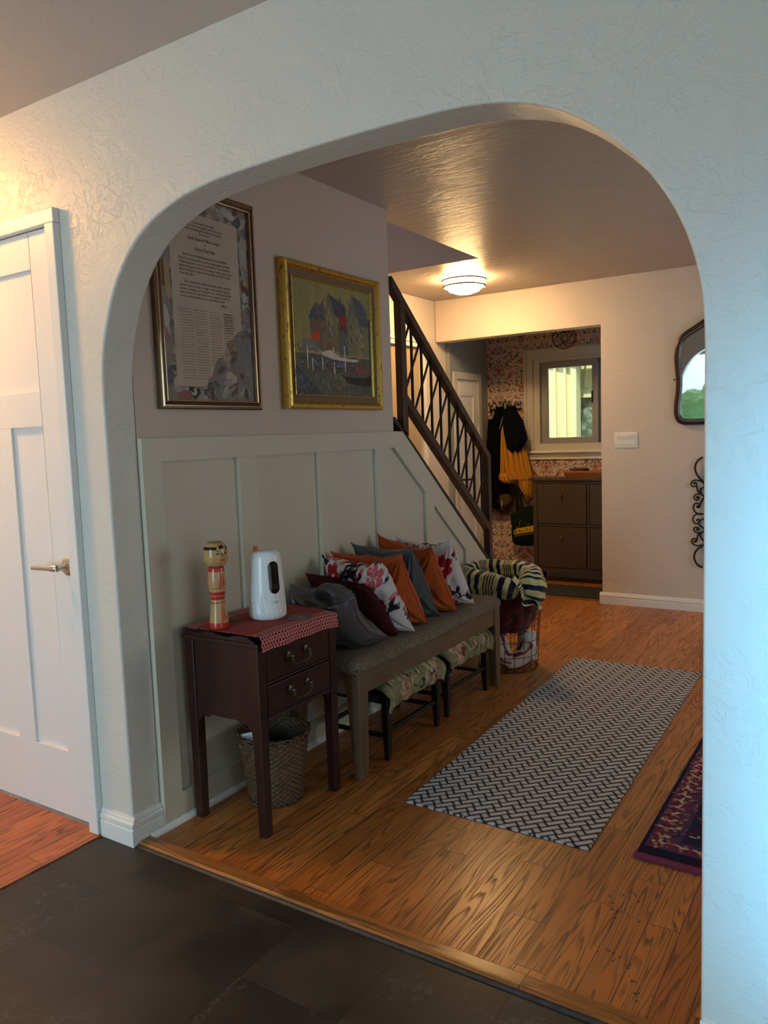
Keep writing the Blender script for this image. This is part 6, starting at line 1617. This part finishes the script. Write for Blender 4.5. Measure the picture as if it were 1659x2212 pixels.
def drape(name, levels, mat, parent, nf=7, amp=0.14, seed=0, n=90, m_=46):
    """hanging cloth: levels (z, x centre, half width, y centre, half depth)"""
    Lv = np.array(levels); o = np.argsort(Lv[:, 0]); Lv = Lv[o]
    z = np.linspace(Lv[0, 0], Lv[-1, 0], m_); f = lambda k: np.interp(z, Lv[:, 0], Lv[:, k])
    a = np.linspace(0, 2 * PI, n, endpoint=False); A, Z = np.meshgrid(a, z)
    cx, hw, cy, hd = [np.repeat(f(k)[:, None], n, 1) for k in (1, 2, 3, 4)]
    s = (Z - z[0]) / (z[-1] - z[0]); R = np.random.RandomState(seed)
    fo = 1 + amp * (1 - 0.5 * s) * (2.2 * np.abs(np.sin(A * nf * 0.5 * 2 + R.rand() * 6 + 1.2 * np.sin(s * 3))) - 1.2) + amp * 0.5 * np.sin(A * (nf * 2 + 1) + 3 * s)
    P = np.stack([cx + hw * np.sign(np.cos(A)) * np.abs(np.cos(A)) ** 0.85, cy + hd * np.sin(A) * fo, Z + 0.012 * np.sin(A * 3 + seed) * (1 - s)], -1)
    top = P[-1].mean(0); bot = P[0].mean(0)
    P = np.concatenate([np.repeat(bot[None, None], n, 1), P, np.repeat(top[None, None], n, 1)])
    return grid(name, P, None, mat, parent, wrap_u=True)
M_blackcloth = plain('black_wool', (0.006, 0.006, 0.008), 0.9, var=0.3)
M_blackcloth = plain('black_wool', (0.003, 0.003, 0.004), 0.95, var=0.3, spec=0.08)
M_navy = plain('navy_cloth', (0.003, 0.0035, 0.009), 0.9, var=0.3, spec=0.1)
M_yel = plain('mustard_raincoat', (0.50, 0.235, 0.014), 0.6, var=0.15, vscale=8)
c_ = thing('black_coat', 'long black coat hanging from the hooks beside the grey wall', 'coat', (-0.92, 5.02, 0.6))
drape('body', [(1.56, -0.90, 0.025, 5.02, 0.03), (1.50, -0.905, 0.05, 5.025, 0.045), (1.38, -0.925, 0.075, 5.03, 0.055), (1.10, -0.925, 0.095, 5.03, 0.06), (0.85, -0.925, 0.10, 5.03, 0.06), (0.63, -0.93, 0.082, 5.03, 0.055)], M_blackcloth, c_, 6, 0.16, 3)
drape('sleeve', [(1.45, -0.985, 0.02, 5.0, 0.03), (1.2, -0.995, 0.03, 4.99, 0.035), (0.75, -0.985, 0.032, 4.99, 0.035), (0.66, -0.975, 0.028, 4.99, 0.03)], M_blackcloth, c_, 4, 0.15, 5)
MB().tube([(-0.872, 4.965, 0.70), (-0.870, 4.96, 0.66), (-0.875, 4.96, 0.615)], 0.003, 6).ell((-0.873, 4.958, 0.655), (0.006, 0.005, 0.006), 8, 6).build('drawcord', plain('pale_cord', (0.5, 0.5, 0.5), 0.6), c_, smooth=True)
c_ = thing('yellow_raincoat', 'mustard yellow raincoat hanging under the navy jacket', 'coat', (-0.74, 5.0, 0.7))
drape('body', [(1.46, -0.80, 0.03, 4.99, 0.03), (1.34, -0.80, 0.068, 4.985, 0.05), (1.15, -0.755, 0.125, 4.985, 0.055), (0.95, -0.735, 0.152, 4.985, 0.06), (0.90, -0.725, 0.155, 4.985, 0.06)], M_yel, c_, 9, 0.55, 8)
drape('skirt', [(0.91, -0.645, 0.078, 4.985, 0.055), (0.82, -0.625, 0.062, 4.985, 0.055), (0.75, -0.600, 0.036, 4.985, 0.045), (0.70, -0.615, 0.02, 4.985, 0.03)], M_yel, c_, 7, 0.5, 6)
drape('sleeve', [(0.955, -0.835, 0.042, 4.965, 0.045), (0.93, -0.815, 0.075, 4.95, 0.05), (0.895, -0.80, 0.085, 4.945, 0.045), (0.872, -0.79, 0.055, 4.95, 0.03)], M_yel, c_, 6, 0.2, 9)
c_ = thing('navy_jacket', 'dark navy hooded jacket bunched over the yellow raincoat', 'jacket', (-0.72, 4.94, 1.15))
drape('hood', [(1.56, -0.765, 0.035, 4.97, 0.03), (1.50, -0.765, 0.07, 4.95, 0.05), (1.42, -0.735, 0.095, 4.93, 0.06), (1.32, -0.715, 0.103, 4.925, 0.065), (1.26, -0.70, 0.103, 4.925, 0.065), (1.19, -0.72, 0.075, 4.93, 0.055), (1.15, -0.715, 0.035, 4.935, 0.04)], M_navy, c_, 5, 0.10, 12)
MB().tube(catmull([(-0.845, 4.96, 1.47), (-0.858, 4.955, 1.42), (-0.872, 4.95, 1.36)], 5), 0.004, 6).build('lining_edge', plain('beige_lining', (0.35, 0.28, 0.2), 0.8), c_, smooth=True)
h_ = thing('straw_hat', 'brown wide brimmed hat hanging below the black coat', 'hat', (-0.872, 5.05, 0.56))
hp_ = [(0.0, 4.965), (0.035, 4.966), (0.058, 4.975), (0.068, 5.02), (0.072, 5.055), (0.10, 5.062), (0.135, 5.052), (0.142, 5.048), (0.142, 5.056), (0.10, 5.070), (0.06, 5.072), (0.0, 5.072)]
MB().lathe(-0.868, 0.700, hp_, 48, caps=False, axis='y').build('felt', plain('brown_felt', (0.085, 0.046, 0.022), 0.9, var=0.2, spec=0.15), h_, smooth=True)
MB().tube([(-0.868 + 0.1425 * math.cos(a), 5.050, 0.700 + 0.1425 * math.sin(a)) for a in np.linspace(0, 2 * PI, 48, endpoint=False)], 0.0055, 8, True).build('brim_binding', plain('reddish_binding', (0.085, 0.035, 0.025), 0.6), h_, smooth=True)
MB().lathe(-0.868, 0.700, [(0.0665, 5.018), (0.0735, 5.024), (0.0745, 5.046), (0.0725, 5.052)], 40, caps=False, axis='y').build('hat_band', plain('dark_band', (0.03, 0.017, 0.011), 0.7), h_, smooth=True)
t_ = thing('tote_bag', 'dark green tote bag with yellow printed sign hanging beside the cabinet', 'bag', (-0.66, 4.95, 0.29))
M_bag = plain('dark_green_canvas', (0.006, 0.013, 0.008), 0.9, var=0.25, spec=0.15, bump=0.3, bscale=60)
out_ = [(-0.752, 0.292), (-0.70, 0.285), (-0.60, 0.288), (-0.535, 0.30), (-0.515, 0.33), (-0.515, 0.50), (-0.53, 0.58), (-0.56, 0.64), (-0.60, 0.655), (-0.66, 0.64), (-0.72, 0.60), (-0.775, 0.588), (-0.798, 0.555), (-0.790, 0.45), (-0.787, 0.34), (-0.775, 0.305)]
op = [(p.x, p.y) for p in catmull([(x, z, 0) for x, z in out_], 3, True)]
cb = np.array((-0.66, 0.45)); V = []; F = []; n = len(op)
for (k, y) in ((0.0, 4.955), (0.55, 4.957), (0.88, 4.962), (1.0, 4.985), (0.97, 5.02), (0.0, 5.03)):
    for (x, z) in op: V.append((cb[0] + (x - cb[0]) * max(k, 0.001), y + 0.004 * math.sin(x * 70) * (0.2 < k < 0.95), cb[1] + (z - cb[1]) * max(k, 0.001)))
for i in range(5):
    for k in range(n): F.append((i * n + k, i * n + (k + 1) % n, (i + 1) * n + (k + 1) % n, (i + 1) * n + k))
MB().add(V, F).build('bag_body', M_bag, t_, smooth=True)
for dx in (-0.03, 0.035):
    MB().tube(catmull([(-0.70 + dx, 4.985, 0.60), (-0.72 + dx * 0.6, 4.975, 0.75), (-0.785, 4.985, 0.88), (-0.80, 5.0, 1.05)], 5), 0.008, 6).build('strap', M_bag, t_, smooth=True)
M_yp = plain('yellow_print', (0.62, 0.40, 0.012), 0.7, var=0.08)
fy = 4.9505
MB().prism([(-0.758, 0.432), (-0.735, 0.436), (-0.732, 0.446), (-0.532, 0.487), (-0.530, 0.432), (-0.755, 0.388)], 'y', fy, fy + 0.003).build('printed_sign', M_yp, t_)
M_yd = plain('olive_print', (0.20, 0.165, 0.02), 0.7, var=0.08)
pts = [(-0.735, 0.463), (-0.715, 0.452), (-0.700, 0.470), (-0.695, 0.510), (-0.688, 0.530), (-0.665, 0.488), (-0.642, 0.532), (-0.640, 0.485), (-0.600, 0.502), (-0.618, 0.478)]
MB().tube([(x, fy + 0.001, z) for x, z in pts], 0.0022, 4).build('printed_sunburst', M_yd, t_)
MB().prism([(-0.756, 0.378), (-0.532, 0.421), (-0.532, 0.414), (-0.757, 0.370)], 'y', fy + 0.0005, fy + 0.003).build('printed_line', M_yd, t_)
q = Vector((1, 0, 0.19)).normalized()
lettering('sign_lettering', [('R', 0.004, 0.004, 0.047, 'LEFT', 0), ('.', 0.031, 0.004, 0.032, 'LEFT', 0), ('A', 0.042, 0.006, 0.043, 'LEFT', 0), ('LVAND', 0.070, 0.006, 0.020, 'LEFT', 0, 0.046), ('Y', 0.119, 0.008, 0.043, 'LEFT', 0), ('AD', 0.146, 0.008, 0.022, 'LEFT', 0)],
          plain('dark_print', (0.01, 0.012, 0.008), 0.8, var=0), t_, (-0.756, fy - 0.0005, 0.392), q, (0, 0, 1), (0, -1, 0))

# ---------------------------------------------------------------- a few drops of water on the floor
R = random.Random(41); m = MB()
for k in range(46):
    g_ = R.choice(((1.50, 0.44), (1.52, 0.24), (1.57, 0.22), (1.60, 0.15), (1.49, 0.50)))
    r_ = R.uniform(0.0016, 0.0048)
    m.ell((g_[0] + R.gauss(0, 0.022), g_[1] + R.gauss(0, 0.022), 0.0), (r_, r_ * R.uniform(0.7, 1.5), r_ * 0.4), 10, 6)
M_wat = NT('water'); M_wat = M_wat.fin((0.05, 0.022, 0.008), 0.03, 0, None, 1.0)
o = m.build('water_drops', M_wat, None, smooth=True)
tag(o, 'scattered water drops on the oak floor near the threshold', 'water', None, 'stuff')
